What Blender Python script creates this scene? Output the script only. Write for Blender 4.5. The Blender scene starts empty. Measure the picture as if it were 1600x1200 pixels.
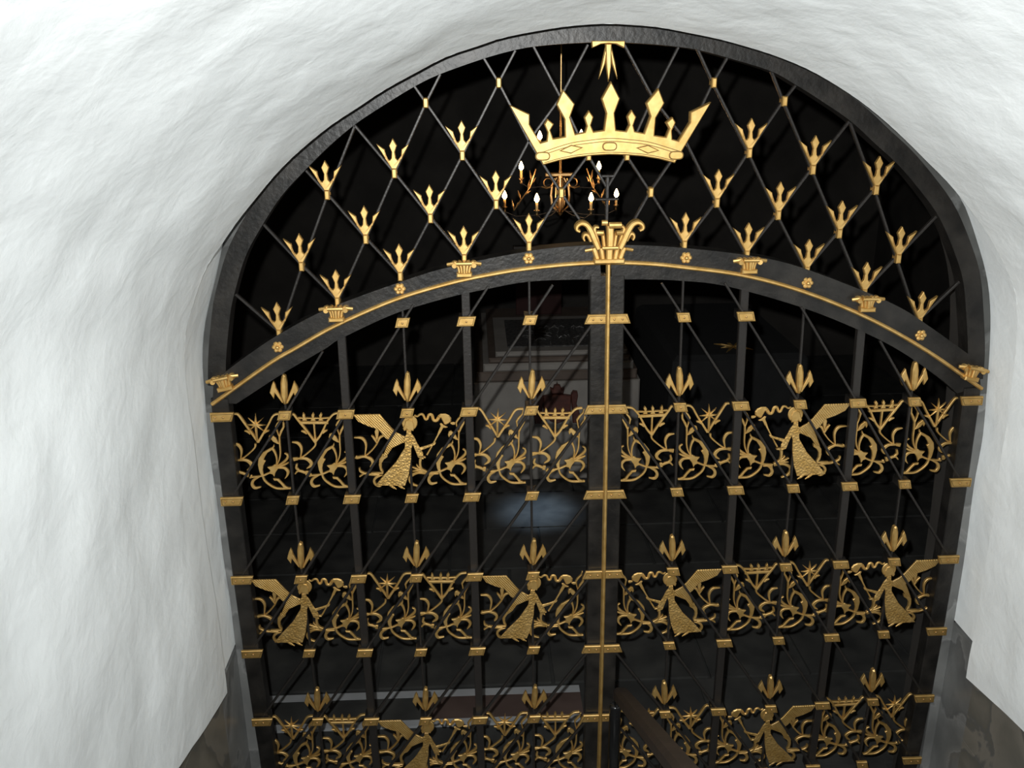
import bpy, math, random
from mathutils import Matrix, Vector, noise
random.seed(7)
sc = bpy.context.scene
col = sc.collection
# ---- measured geometry of the gate, metres in its own plane (x right, z up)
CAM={'loc': [-0.4187,-2.8891,0.7851],'r': [0.99906,-0.04206,-0.01037],'u': [0.02364,0.32866,0.94415],'f': [0.03631,0.94351,-0.32935],'F': 1450}
NL=[[(-0.0358,0.0028),(-0.249,0.0034),(-0.4522,0.0036),(-0.654,0.0035),(-0.8537,0.003),(-1.0503,0.0022),(-1.2582,0.001)],[(-0.0325,-0.3058),(-0.2469,-0.3051),(-0.4512,-0.3043),(-0.6541,-0.3033),(-0.8549,-0.3023),(-1.0527,-0.3012),(-1.2619,-0.2998)],[(-0.0301,-0.6167),(-0.245,-0.6158),(-0.4498,-0.6143),(-0.6533,-0.6123),(-0.8546,-0.6098),(-1.053,-0.6068),(-1.2628,-0.603)],[(-0.0284,-0.9272),(-0.2433,-0.9261),(-0.448,-0.924),(-0.6514,-0.921),(-0.8528,-0.9171),(-1.0512,-0.9122),(-1.2611,-0.9059)],[(-0.0274,-1.235),(-0.2417,-1.2337),(-0.4459,-1.231),(-0.6488,-1.227),(-0.8496,-1.2216),(-1.0475,-1.215),(-1.257,-1.2064)],[(-0.0271,-1.538),(-0.2403,-1.5364),(-0.4434,-1.5332),(-0.6453,-1.5282),(-0.8451,-1.5215),(-1.0421,-1.5131),(-1.2506,-1.5022)],[(-0.0274,-1.8342),(-0.2391,-1.8324),(-0.4407,-1.8285),(-0.6411,-1.8226),(-0.8394,-1.8146),(-1.035,-1.8045),(-1.2421,-1.7915)],[(-0.0284,-2.1216),(-0.238,-2.1196),(-0.4377,-2.1152),(-0.6362,-2.1084),(-0.8326,-2.0991),(-1.0264,-2.0875),(-1.2316,-2.0724)]]
NR=[[(0.0324,0.0026),(0.2446,0.0015),(0.4455,0.0002),(0.6437,-0.0015),(0.8383,-0.0035),(1.0283,-0.0058),(1.2273,-0.0087)],[(0.0359,-0.306),(0.2494,-0.3066),(0.4515,-0.307),(0.651,-0.3073),(0.8469,-0.3075),(1.0385,-0.3075),(1.2392,-0.3074)],[(0.0386,-0.6168),(0.2526,-0.617),(0.4553,-0.6165),(0.6555,-0.6155),(0.8522,-0.6139),(1.0446,-0.6118),(1.2465,-0.6088)],[(0.0403,-0.9273),(0.2543,-0.9271),(0.4571,-0.9258),(0.6573,-0.9236),(0.8543,-0.9203),(1.047,-0.9161),(1.2493,-0.9104)],[(0.0411,-1.2351),(0.2546,-1.2345),(0.4568,-1.2325),(0.6567,-1.2291),(0.8533,-1.2243),(1.0458,-1.2181),(1.248,-1.2098)],[(0.041,-1.5381),(0.2535,-1.5372),(0.4548,-1.5344),(0.6537,-1.5299),(0.8495,-1.5237),(1.0412,-1.5156),(1.2428,-1.5049)],[(0.0402,-1.8342),(0.2511,-1.833),(0.4509,-1.8296),(0.6485,-1.8241),(0.843,-1.8164),(1.0335,-1.8066),(1.2339,-1.7935)],[(0.0386,-2.1217),(0.2475,-2.1202),(0.4454,-2.1162),(0.6412,-2.1097),(0.8339,-2.1007),(1.0228,-2.0892),(1.2216,-2.074)]]
B=[(-1.2832,-1.1423),(-1.2821,-0.9001),(-1.2861,-0.7228),(-1.2881,-0.5523),(-1.2864,-0.4076),(-1.2839,-0.2907),(-1.2854,-0.1788),(-1.2826,-0.066),(-1.2711,0.0262),(-1.2522,0.0896),(-1.2218,0.1592),(-1.1833,0.2387),(-1.1266,0.311),(-1.0994,0.3467),(-1.0549,0.3978),(-1.0093,0.4466),(-0.9759,0.4828),(-0.909,0.5441),(-0.8089,0.6192),(-0.724,0.6701),(-0.6543,0.7123),(-0.5662,0.7564),(-0.4824,0.7961),(-0.3928,0.8234),(-0.3378,0.8405),(-0.254,0.8557),(-0.1566,0.8691),(-0.0591,0.8746),(-0.0162,0.8727),(0.0787,0.8654),(0.164,0.8502),(0.2499,0.8333),(0.3085,0.8182),(0.4016,0.7912),(0.5112,0.7488),(0.6302,0.6839),(0.7242,0.6198),(0.8033,0.5564),(0.8636,0.5045),(0.9334,0.4445),(0.9995,0.3781),(1.073,0.2954),(1.1347,0.2111),(1.1841,0.1252),(1.2069,0.05),(1.2228,-0.0713),(1.2296,-0.2106),(1.2357,-0.3436),(1.2346,-0.416),(1.2438,-0.606),(1.2464,-0.8112),(1.2506,-1.0386),(1.2474,-1.1667)]
AIN=[(-1.2332,-0.2002),(-1.2199,-0.098),(-1.1932,0.0354),(-1.174,0.1015),(-1.1267,0.2208),(-1.0657,0.3172),(-0.9995,0.4048),(-0.9256,0.4773),(-0.8462,0.5487),(-0.7636,0.6117),(-0.6778,0.6637),(-0.5856,0.7152),(-0.5108,0.7485),(-0.3798,0.7909),(-0.2874,0.8137),(-0.2338,0.822),(-0.1576,0.8283),(-0.0767,0.8316),(-0.0182,0.8331),(0.0291,0.8309),(0.1278,0.8237),(0.1965,0.816),(0.2465,0.8084),(0.3409,0.7842),(0.4676,0.7468),(0.5466,0.7068),(0.6261,0.6614),(0.7219,0.6018),(0.8029,0.5363),(0.8876,0.4677),(0.967,0.3881),(1.038,0.305),(1.1045,0.1903),(1.1455,0.0984),(1.1741,-0.02),(1.1984,-0.1437),(1.2074,-0.2385)]
AOUTL=[(-1.3124,-1.2471),(-1.3108,-1.0066),(-1.3154,-0.827),(-1.3128,-0.6105),(-1.3161,-0.4171),(-1.3083,-0.2427),(-1.3027,-0.1263),(-1.2868,-0.0258),(-1.2629,0.0577),(-1.2246,0.1661),(-1.1784,0.2797)]
AOUTR=[(1.1025,0.3561),(1.1715,0.2437),(1.2253,0.1222),(1.2564,0.015),(1.277,-0.1122),(1.2917,-0.2635),(1.3066,-0.4482),(1.305,-0.6398),(1.3141,-0.8938),(1.3158,-1.0929),(1.3164,-1.2495)]
XTOP=[(-1.2677,-0.1774),(-1.1598,-0.0994),(-1.0458,-0.027),(-0.8829,0.0547),(-0.6376,0.1402),(-0.495,0.1804),(-0.2627,0.2229),(-0.1316,0.2367),(-0.0044,0.2394),(0.1418,0.2337),(0.2831,0.2199),(0.4298,0.1998),(0.5746,0.1682),(0.7734,0.0953),(0.9447,0.0201),(1.0579,-0.0501),(1.2364,-0.1715)]
BEAD=[(-1.2796,-0.2545),(-1.0831,-0.1207),(-0.9947,-0.0709),(-0.8879,-0.0114),(-0.7558,0.048),(-0.6399,0.0914),(-0.4823,0.1338),(-0.3543,0.1578),(-0.263,0.1704),(-0.1311,0.1817),(-0.0031,0.1854),(0.1236,0.1788),(0.2265,0.1666),(0.4276,0.1357),(0.6329,0.076),(0.8469,-0.0142),(1.0473,-0.1247),(1.2576,-0.2649)]
LOW=[(-1.2067,-0.2609),(-1.0423,-0.1577),(-0.8999,-0.0774),(-0.8623,-0.0525),(-0.6932,0.0246),(-0.5701,0.0628),(-0.4777,0.0862),(-0.3918,0.1029),(-0.2632,0.1245),(-0.1307,0.1291),(-0.0018,0.1275),(0.1256,0.125),(0.2288,0.1188),(0.3748,0.0991),(0.6179,0.027),(0.81,-0.0501),(0.9634,-0.1271),(1.1137,-0.2272),(1.1859,-0.286)]
ND={'a': (-0.3376,0.7232),'b': (-0.5541,0.669),'c': (-0.4504,0.5159),'d': (-0.6569,0.4666),'e': (-0.8631,0.4055),'f': (-0.3509,0.3686),'g': (-0.5535,0.3293),'h': (-0.7551,0.2689),'i': (-0.9588,0.1873),'j': (-0.2505,0.2374),'k': (-0.4531,0.2021),'l': (-0.6548,0.15),'m': (-0.8556,0.0723),'n': (-1.0473,-0.0282),'A': (0.3012,0.716),'B': (0.5183,0.661),'C': (0.4228,0.511),'D': (0.624,0.458),'E': (0.829,0.3934),'F': (0.3325,0.3619),'G': (0.528,0.3206),'H': (0.7276,0.2597),'I': (0.9265,0.176),'J': (0.2376,0.2315),'K': (0.4383,0.1965),'L': (0.6351,0.141),'M': (0.8294,0.0639),'N': (1.0238,-0.0358),'o': (-0.0685,0.5104),'O': (0.0482,0.5087),'p': (-0.1509,0.3999),'P': (0.1253,0.3975),'q': (-0.1538,0.6793),'Q': (0.1223,0.676),'r': (-0.2491,0.5545),'R': (0.2273,0.5499),'v': (-0.0923,0.3162),'V': (0.0803,0.3133),'w1': (-1.0657,0.3172),'w2': (-1.1743,0.0995),'w3': (-0.9227,0.4773),'w4': (-0.7678,0.6062),'w5': (-0.5856,0.7152),'w6': (-0.5089,0.7484),'w7': (-0.3798,0.7916),'w8': (-0.2874,0.8119),'w9': (-0.2338,0.822),'w0': (-0.0747,0.8257),'W1': (0.0325,0.8247),'W2': (0.1927,0.816),'W3': (0.2502,0.8101),'W4': (0.3397,0.7842),'W5': (0.4753,0.7468),'W6': (0.5543,0.7077),'W7': (0.728,0.5998),'W8': (0.8795,0.4678),'W9': (1.038,0.305),'W0': (1.1442,0.0932),'s': (-0.0084,0.4113)}
EDGES='w2-n w1-i i-n i-m w3-e e-i e-h h-m h-l w4-e w4-d d-h d-g g-l g-k w5-b b-d w6-b b-c c-g c-f f-k f-j w7-a a-c w8-a a-r r-f r-p p-j p-v w9-q w0-q q-r q-o o-p o-s s-O O-P P-V P-J W1-Q W2-Q Q-O Q-R R-P R-F F-J F-K W3-A W4-A A-R A-C C-F C-G G-K G-L W5-B W6-B B-C B-D D-G D-H H-L H-M W7-D W7-E E-H E-I I-M I-N W8-E W9-I W0-N'
TRI='c d e f g h i j k l m n C D E F G H I J K L M N'
COL='a b A B o O p P'
ROS=[(-0.2527,0.2024),(-0.657,0.1137),(-1.0524,-0.0675),(0.2415,0.1951),(0.6353,0.1065),(1.027,-0.0757)]
CAP=[(-0.4538,0.1776),(-0.8585,0.0429),(-1.2328,-0.1782),(0.4412,0.1707),(0.8334,0.0389),(1.2132,-0.2047)]
BIGCAP=(-0.0046,0.2079)
TRIDENT=[(0.0,0.0889),(0.0117,0.068),(0.0046,0.0491),(0.0065,0.0319),(0.0117,0.0254),(0.0222,0.0316),(0.0254,0.057),(0.0493,0.0737),(0.0352,0.0486),(0.0072,-0.0001),(-0.0072,-0.0001),(-0.0352,0.0486),(-0.0493,0.0737),(-0.0254,0.057),(-0.0222,0.0316),(-0.0117,0.0254),(-0.0065,0.0319),(-0.0046,0.0491),(-0.0117,0.068)]
CROWN=[(0.0,0.2088),(0.0269,0.1605),(0.0119,0.1194),(0.0177,0.0709),(0.0487,0.0668),(0.0575,0.0856),(0.0504,0.1093),(0.0635,0.1278),(0.0769,0.1077),(0.0689,0.0836),(0.0741,0.0665),(0.1033,0.0606),(0.1197,0.109),(0.106,0.1464),(0.1406,0.1877),(0.1595,0.1458),(0.1356,0.104),(0.1333,0.0541),(0.169,0.0487),(0.178,0.0731),(0.1675,0.0902),(0.1862,0.1057),(0.1954,0.0899),(0.1852,0.0669),(0.1876,0.0424),(0.2069,0.0372),(0.2392,0.0905),(0.239,0.1196),(0.2988,0.1471),(0.2172,0.005),(0.1988,-0.0277),(0.1504,-0.0152),(0.099,-0.0064),(0.0479,-0.0019),(0.0,0.0),(-0.0479,-0.0019),(-0.099,-0.0064),(-0.1504,-0.0152),(-0.1988,-0.0277),(-0.2172,0.005),(-0.2988,0.1471),(-0.239,0.1196),(-0.2392,0.0905),(-0.2069,0.0372),(-0.1876,0.0424),(-0.1852,0.0669),(-0.1954,0.0899),(-0.1862,0.1057),(-0.1675,0.0902),(-0.178,0.0731),(-0.169,0.0487),(-0.1333,0.0541),(-0.1356,0.104),(-0.1595,0.1458),(-0.1406,0.1877),(-0.106,0.1464),(-0.1197,0.109),(-0.1033,0.0606),(-0.0741,0.0665),(-0.0689,0.0836),(-0.0769,0.1077),(-0.0635,0.1278),(-0.0504,0.1093),(-0.0575,0.0856),(-0.0487,0.0668),(-0.0177,0.0709),(-0.0119,0.1194),(-0.0269,0.1605)]
CBAND=[(0.0,0.0474),(0.0604,0.0429),(0.1241,0.034),(0.2173,0.0062),(0.1988,-0.0277),(0.1504,-0.0152),(0.099,-0.0064),(0.0479,-0.0019),(0.0,0.0),(-0.0479,-0.0019),(-0.099,-0.0064),(-0.1504,-0.0152),(-0.1988,-0.0277),(-0.2173,0.0062),(-0.1241,0.034),(-0.0604,0.0429)]
CROWNREF=(-0.0101,0.5152)
GEMS=[(0.0,0.0241),(-0.1156,0.0177),(0.1147,0.0144),(-0.2004,-0.0015),(0.2015,-0.0047)]
TOPP=[(-0.0679,0.836),(0.0291,0.8351),(0.0284,0.8155),(0.0048,0.8261),(-0.018,0.8286),(-0.0413,0.8266),(-0.0657,0.8165)]
PRONG=[[(-0.0272,0.8281),(-0.0088,0.828),(-0.0091,0.7632),(-0.0156,0.7222),(-0.0233,0.7633)],[(-0.0248,0.8281),(-0.0186,0.8281),(-0.026,0.7721),(-0.0443,0.7296),(-0.0359,0.7751)],[(-0.0168,0.828),(-0.01,0.828),(0.0036,0.7747),(0.0116,0.729),(-0.0062,0.7719)]]
GR=[('p',[(0.1821,-0.0166),(0.1795,-0.0313),(0.1661,-0.0485),(0.161,-0.0571),(0.1627,-0.0738),(0.1678,-0.0925),(0.1637,-0.0933),(0.1586,-0.0737),(0.1551,-0.0552),(0.1616,-0.044),(0.1756,-0.0295),(0.1789,-0.0165)]),('p',[(0.1832,-0.0362),(0.1873,-0.0473),(0.1864,-0.0591),(0.1771,-0.0769),(0.168,-0.0961),(0.1646,-0.0924),(0.17,-0.0732),(0.1801,-0.0567),(0.1814,-0.0436)]),('s',[(0.1663,-0.0916,0.0052),(0.1649,-0.1226,0.0048),(0.1642,-0.1494,0.0044),(0.1591,-0.1739,0.004),(0.1471,-0.1983,0.0036)]),('p',[(0.1324,-0.1093),(0.1291,-0.0994),(0.1324,-0.088),(0.1399,-0.0851),(0.1544,-0.0979),(0.1634,-0.1199),(0.1562,-0.1179),(0.1434,-0.1096),(0.1379,-0.1005)]),('p',[(0.1455,-0.1189),(0.1464,-0.1292),(0.1383,-0.1397),(0.1221,-0.1491),(0.1105,-0.1658),(0.1061,-0.1755),(0.1123,-0.1802),(0.1029,-0.1961),(0.0991,-0.2128),(0.1,-0.2333),(0.0927,-0.2367),(0.0873,-0.217),(0.0847,-0.192),(0.0893,-0.1705),(0.1057,-0.1486),(0.1271,-0.1358),(0.1398,-0.1299)]),('s',[(0.1368,-0.1316,0.008),(0.1458,-0.1488,0.006),(0.1501,-0.1736,0.0048),(0.1458,-0.1992,0.004)]),('s',[(0.0958,-0.2286,0.0056),(0.1019,-0.2516,0.0056),(0.1191,-0.2704,0.0056),(0.143,-0.2831,0.0056),(0.1874,-0.2835,0.0056)]),('p',[(0.1313,-0.2447),(0.1485,-0.2475),(0.1611,-0.2625),(0.1713,-0.2766),(0.1858,-0.2825),(0.1658,-0.2838),(0.1554,-0.2669),(0.1439,-0.2537),(0.1332,-0.2525)]),('p',[(0.1155,-0.2028),(0.1305,-0.2006),(0.1409,-0.1936),(0.1505,-0.1966),(0.1521,-0.2085),(0.1412,-0.2231),(0.1358,-0.2398),(0.1308,-0.2296),(0.1187,-0.2256),(0.1245,-0.214)]),('s',[(0.1468,-0.2029,0.0048),(0.172,-0.1955,0.0064),(0.1877,-0.1882,0.0036)]),('s',[(0.1491,-0.1993,0.004),(0.1728,-0.1846,0.0064),(0.1861,-0.1706,0.0072),(0.186,-0.1589,0.0052),(0.1774,-0.1533,0.0024)]),('s',[(0.1486,-0.2056,0.0056),(0.1712,-0.2072,0.0072),(0.1827,-0.2198,0.0088),(0.1801,-0.2334,0.0064),(0.1709,-0.2463,0.002)]),('s',[(0.1205,-0.2239,0.0052),(0.095,-0.2345,0.0048),(0.0584,-0.2384,0.0048)]),('s',[(0.0865,-0.2374,0.0032),(0.0658,-0.2486,0.008),(0.0583,-0.2649,0.0088),(0.0666,-0.2789,0.008),(0.0868,-0.2758,0.0032)])]
GL=[('s',[(0.0846,-0.1159,0.0064),(0.0811,-0.13,0.0052),(0.0607,-0.15,0.0044),(0.0354,-0.169,0.004),(0.0092,-0.179,0.0064)]),('s',[(0.0059,-0.1137,0.0032),(0.0258,-0.1187,0.008),(0.0355,-0.139,0.0072),(0.0296,-0.1701,0.0032)]),('s',[(0.0052,-0.1771,0.0112),(0.0197,-0.1748,0.0088)]),('s',[(0.0177,-0.1747,0.0056),(0.0463,-0.1756,0.008),(0.0623,-0.1895,0.0104),(0.0605,-0.2021,0.008),(0.0466,-0.2117,0.0024)]),('s',[(0.0592,-0.2384,0.0104),(0.0545,-0.2355,0.012)]),('s',[(0.0508,-0.2295,0.0136),(0.0419,-0.2279,0.0136)]),('s',[(0.0419,-0.2279,0.0072),(0.026,-0.2211,0.0072),(0.0158,-0.2207,0.0056),(0.0063,-0.2305,0.004)]),('s',[(0.0213,-0.2191,0.0056),(0.0123,-0.2089,0.0072),(0.0153,-0.1936,0.0056)])]
CRB=[('s',[(0.0035,-0.0136,0.0052),(0.0195,-0.014,0.0056),(0.0284,-0.0273,0.006),(0.0427,-0.0486,0.0068),(0.0624,-0.0799,0.006),(0.0831,-0.115,0.0068)]),('s',[(0.0831,-0.115,0.0068),(0.102,-0.092,0.006),(0.1247,-0.05,0.006),(0.1339,-0.0358,0.006),(0.1523,-0.0167,0.0056),(0.1747,-0.0129,0.0052)]),('s',[(0.0371,-0.0441,0.008),(0.1318,-0.0467,0.008)]),('s',[(0.0337,-0.0274,0.0044),(0.0625,-0.0291,0.0036),(0.1109,-0.0304,0.0036),(0.1392,-0.0294,0.0044)]),('s',[(0.0844,-0.0476,0.0052),(0.0842,-0.0805,0.0048),(0.0842,-0.1159,0.0056)]),('p',[(0.0514,-0.0088),(0.0571,-0.0167),(0.0573,-0.0246),(0.0627,-0.0369),(0.0466,-0.0365),(0.0498,-0.027),(0.0489,-0.0183)]),('p',[(0.0843,-0.0088),(0.0884,-0.0184),(0.0862,-0.0262),(0.0908,-0.0386),(0.0739,-0.0381),(0.0797,-0.026),(0.0788,-0.0173)]),('p',[(0.1104,-0.0103),(0.115,-0.0183),(0.1111,-0.0269),(0.1159,-0.0384),(0.1006,-0.0379),(0.1045,-0.0285),(0.1037,-0.0189)]),('s',[(0.0579,-0.0851,0.0032),(0.0497,-0.0769,0.0072),(0.0406,-0.074,0.0032)]),('s',[(0.1115,-0.0848,0.0032),(0.1161,-0.0779,0.0072),(0.1269,-0.0737,0.0032)])]
STB=[('s',[(0.0268,-0.0072,0.0052),(0.039,-0.0112,0.0058),(0.06,-0.0474,0.0063),(0.0947,-0.1102,0.0069)]),('s',[(0.0947,-0.1102,0.0069),(0.1316,-0.0525,0.0063),(0.1548,-0.0156,0.0058),(0.1817,-0.0113,0.0052)]),('s',[(0.0709,-0.081,0.0029),(0.0649,-0.072,0.0069),(0.0538,-0.0679,0.0029)]),('s',[(0.1198,-0.0786,0.0029),(0.1239,-0.0724,0.0069),(0.1346,-0.0701,0.0029)])]
STAR=[('p',[(0.0972,-0.0047),(0.0986,-0.0359),(0.0952,-0.1051),(0.0894,-0.1049),(0.0897,-0.0388)]),('p',[(0.0632,-0.0443),(0.0941,-0.0408),(0.1269,-0.0473),(0.093,-0.0514)]),('p',[(0.0709,-0.0195),(0.0963,-0.0421),(0.1212,-0.0704),(0.091,-0.0482)]),('p',[(0.1226,-0.0203),(0.0956,-0.049),(0.0645,-0.0701),(0.0917,-0.042)])]
A_DRESS=[('p',[(-0.0176,-0.1352),(0.0066,-0.1324),(0.004,-0.1745),(-0.0061,-0.231),(-0.021,-0.2718),(-0.1201,-0.267),(-0.0921,-0.232),(-0.0475,-0.1836)]),('s',[(-0.0762,-0.2665,0.0031),(-0.062,-0.276,0.0063),(-0.0501,-0.2843,0.0019)]),('s',[(-0.0485,-0.2674,0.0031),(-0.0343,-0.2768,0.0063),(-0.0226,-0.2836,0.0019)])]
A_BODY=[('p',[(-0.0065,-0.0695),(-0.0079,-0.0861),(-0.0172,-0.0934),(-0.0136,-0.1179),(-0.0167,-0.136),(0.0072,-0.1338),(0.0117,-0.1203),(0.014,-0.1263),(0.027,-0.1674),(0.0457,-0.1757),(0.0447,-0.1524),(0.0355,-0.1332),(0.0267,-0.1155),(0.0171,-0.0916),(0.009,-0.081),(0.0089,-0.0699)]),('s',[(0.037,-0.1375,0.01),(0.0647,-0.1278,0.0069),(0.0811,-0.1212,0.0075),(0.0862,-0.1137,0.0063)])]
A_HALO=[('p',[(0.0308,-0.0437),(0.0302,-0.0365),(0.028,-0.0297),(0.0241,-0.0239),(0.019,-0.0193),(0.0129,-0.0164),(0.0063,-0.0153),(-0.0004,-0.0161),(-0.0067,-0.0187),(-0.0123,-0.0229),(-0.0166,-0.0285),(-0.0195,-0.0351),(-0.0208,-0.0423),(-0.0202,-0.0495),(-0.018,-0.0563),(-0.0142,-0.0622),(-0.009,-0.0667),(-0.0029,-0.0697),(0.0037,-0.0708),(0.0104,-0.0701),(0.0168,-0.0674),(0.0224,-0.0632),(0.0267,-0.0575),(0.0296,-0.0508)])]
A_HEAD=[('p',[(-0.0117,-0.047),(-0.0079,-0.0334),(0.0035,-0.0279),(0.0144,-0.0323),(0.0189,-0.0461),(0.0195,-0.0599),(0.0165,-0.0715),(0.0079,-0.0692),(0.0015,-0.0704),(-0.0055,-0.0626),(-0.009,-0.0688),(-0.0145,-0.0703),(-0.0182,-0.0609)])]
A_WING=[('p',[(-0.18,-0.0089),(-0.0919,-0.01),(-0.0561,-0.0593),(-0.0395,-0.0768),(-0.0145,-0.0921),(0.0059,-0.0958),(0.0071,-0.1086),(-0.0214,-0.1142),(-0.0564,-0.1311),(-0.0737,-0.1563),(-0.0911,-0.1623),(-0.075,-0.1255),(-0.065,-0.1053),(-0.078,-0.0948),(-0.1007,-0.0625),(-0.1321,-0.0515),(-0.1642,-0.0343)])]
A_TORCH=[('s',[(0.0576,-0.1598,0.005),(0.0743,-0.1308,0.0041),(0.095,-0.0931,0.0047),(0.1033,-0.076,0.0075)]),('p',[(0.0982,-0.0772),(0.1072,-0.0571),(0.1043,-0.0484),(0.1101,-0.0468),(0.1182,-0.055),(0.1301,-0.0612),(0.1249,-0.0638),(0.116,-0.0632),(0.1064,-0.0809)]),('s',[(0.1399,-0.0473,0.0038),(0.1478,-0.0489,0.0082),(0.1548,-0.0491,0.0069)])]
A_SMOKE=[('p',[(0.1253,-0.0531),(0.135,-0.0482),(0.1423,-0.0419),(0.1433,-0.0302),(0.136,-0.0198),(0.1234,-0.014),(0.1075,-0.0142),(0.099,-0.0208),(0.1006,-0.0284),(0.1089,-0.0286),(0.1145,-0.0404),(0.1196,-0.0516)]),('s',[(0.0215,-0.0171,0.0047),(0.0308,-0.0211,0.0056),(0.0407,-0.0145,0.0063),(0.0501,-0.0161,0.0069),(0.0565,-0.0317,0.0069),(0.0642,-0.0312,0.0069),(0.0698,-0.0173,0.0082),(0.0793,-0.0189,0.0094),(0.0844,-0.0362,0.0088),(0.0945,-0.0378,0.0094),(0.1029,-0.0261,0.0107)])]
A_LEAF=[('p',[(-0.0947,-0.1629),(-0.0754,-0.1624),(-0.077,-0.1739),(-0.0894,-0.1824),(-0.0976,-0.1963),(-0.0986,-0.214),(-0.0926,-0.2292),(-0.0977,-0.2319),(-0.1051,-0.2209),(-0.108,-0.2031),(-0.1055,-0.1819),(-0.0967,-0.1698)]),('s',[(-0.0975,-0.2408,0.0025),(-0.1174,-0.2474,0.0069),(-0.1272,-0.2596,0.0075),(-0.1238,-0.2741,0.0069),(-0.1129,-0.2823,0.005),(-0.1034,-0.2812,0.0019)]),('s',[(-0.135,-0.2336,0.005),(-0.0955,-0.2334,0.0044)]),('s',[(-0.0959,-0.2291,0.0044),(-0.0969,-0.2355,0.0044)])]
A_LEAF2=[('s',[(0.0517,-0.1794,0.0025),(0.0361,-0.1807,0.0082),(0.0317,-0.2001,0.0069),(0.0356,-0.2215,0.0056),(0.0524,-0.2335,0.0056)]),('s',[(0.0506,-0.2356,0.0069),(0.0283,-0.2256,0.0063),(0.0045,-0.2142,0.0031)]),('s',[(0.038,-0.227,0.0038),(0.0255,-0.2148,0.0041),(0.0188,-0.205,0.0025)]),('s',[(0.0362,-0.2301,0.0044),(0.0184,-0.2282,0.005),(0.0047,-0.2292,0.0025)]),('s',[(0.0473,-0.238,0.0069),(0.0213,-0.2365,0.0069),(0.0014,-0.2455,0.0088),(-0.0065,-0.2604,0.0088),(0.0031,-0.2787,0.0069),(0.025,-0.2873,0.0025)]),('s',[(0.0506,-0.2366,0.0094),(0.0551,-0.2378,0.0094)]),('s',[(0.0602,-0.2412,0.0113),(0.0654,-0.2421,0.0113)]),('s',[(0.0654,-0.2421,0.0038),(0.0928,-0.2411,0.0038)])]
A_BUD=[('p',[(-0.1073,-0.0599),(-0.1149,-0.0804),(-0.1114,-0.1064),(-0.1093,-0.1152),(-0.1048,-0.1032),(-0.1003,-0.0808),(-0.1033,-0.0662)]),('s',[(-0.1098,-0.1229,0.0038),(-0.1171,-0.1063,0.0069),(-0.1266,-0.0939,0.0031)]),('s',[(-0.1085,-0.1229,0.0038),(-0.0983,-0.1023,0.0069),(-0.0819,-0.0951,0.005)]),('s',[(-0.109,-0.1245,0.0046),(-0.1293,-0.1496,0.004),(-0.1541,-0.1695,0.004),(-0.1839,-0.1738,0.0081)]),('s',[(-0.1849,-0.1007,0.0029),(-0.1588,-0.104,0.0075),(-0.1467,-0.1266,0.0069),(-0.1528,-0.1669,0.0029)]),('s',[(-0.1849,-0.1712,0.0081),(-0.178,-0.1739,0.0081),(-0.1542,-0.1708,0.0063),(-0.1313,-0.1831,0.0086),(-0.1293,-0.1987,0.0069),(-0.1376,-0.2088,0.0029)])]
A_FORK=[('s',[(-0.108,-0.2398,0.0052),(-0.1435,-0.2367,0.0063),(-0.1581,-0.233,0.0052),(-0.1755,-0.2443,0.004)]),('s',[(-0.1581,-0.233,0.0046),(-0.1718,-0.2248,0.0058),(-0.1745,-0.2117,0.0046)])]
FIN=[[(0.005,0.1359),(0.0125,0.1315),(0.0151,0.107),(0.0121,0.0603),(0.0061,0.0339),(-0.001,0.0341),(-0.0082,0.0608),(-0.0055,0.1075),(-0.0002,0.1306)],[(-0.0296,0.1123),(-0.0241,0.0995),(-0.0231,0.0889),(-0.0008,0.0371),(-0.0079,0.0372),(-0.0279,0.072),(-0.0329,0.052),(-0.0444,0.0737),(-0.036,0.0998)],[(0.0369,0.1115),(0.0467,0.0914),(0.0499,0.073),(0.038,0.0511),(0.0329,0.0704),(0.011,0.0346),(0.003,0.0348),(0.0286,0.0897)]]
# ------------------------------------------------------------------ camera, world, light
cd = bpy.data.cameras.new('camera'); cam = bpy.data.objects.new('camera', cd); col.objects.link(cam)
cd.sensor_width = 36.0; cd.lens = CAM['F'] / 1600 * 36.0; cd.clip_start = 0.02
R_, U_, F_ = (Vector(CAM[k]) for k in 'ruf')
cam.matrix_world = Matrix(((R_[0], U_[0], -F_[0], CAM['loc'][0]), (R_[1], U_[1], -F_[1], CAM['loc'][1]), (R_[2], U_[2], -F_[2], CAM['loc'][2]), (0, 0, 0, 1)))
sc.camera = cam
w = bpy.data.worlds.new('world'); sc.world = w; w.use_nodes = True
w.node_tree.nodes['Background'].inputs[0].default_value = (0.5, 0.55, 0.6, 1)
w.node_tree.nodes['Background'].inputs[1].default_value = 0.004
def lamp(name, kind, loc, energy, color, radius=0.05, **kw):
    l = bpy.data.lights.new(name, kind); l.energy = energy; l.color = color
    if kind != 'SUN': l.shadow_soft_size = radius
    for k, v in kw.items(): setattr(l, k, v)
    o = bpy.data.objects.new(name, l); col.objects.link(o); o.location = loc; return o
# the photographer's flash, a little above and left of the lens
fl = Vector(CAM['loc']) + R_ * -0.05 + U_ * 0.075
flash = lamp('camera_flash', 'SPOT', fl, 430, (0.97, 1.0, 1.0), 0.012, spot_size=math.radians(112), spot_blend=1.0)
flash.rotation_euler = (F_ + R_ * 0.24 - U_ * 0.02).to_track_quat('-Z', 'Y').to_euler()
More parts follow.
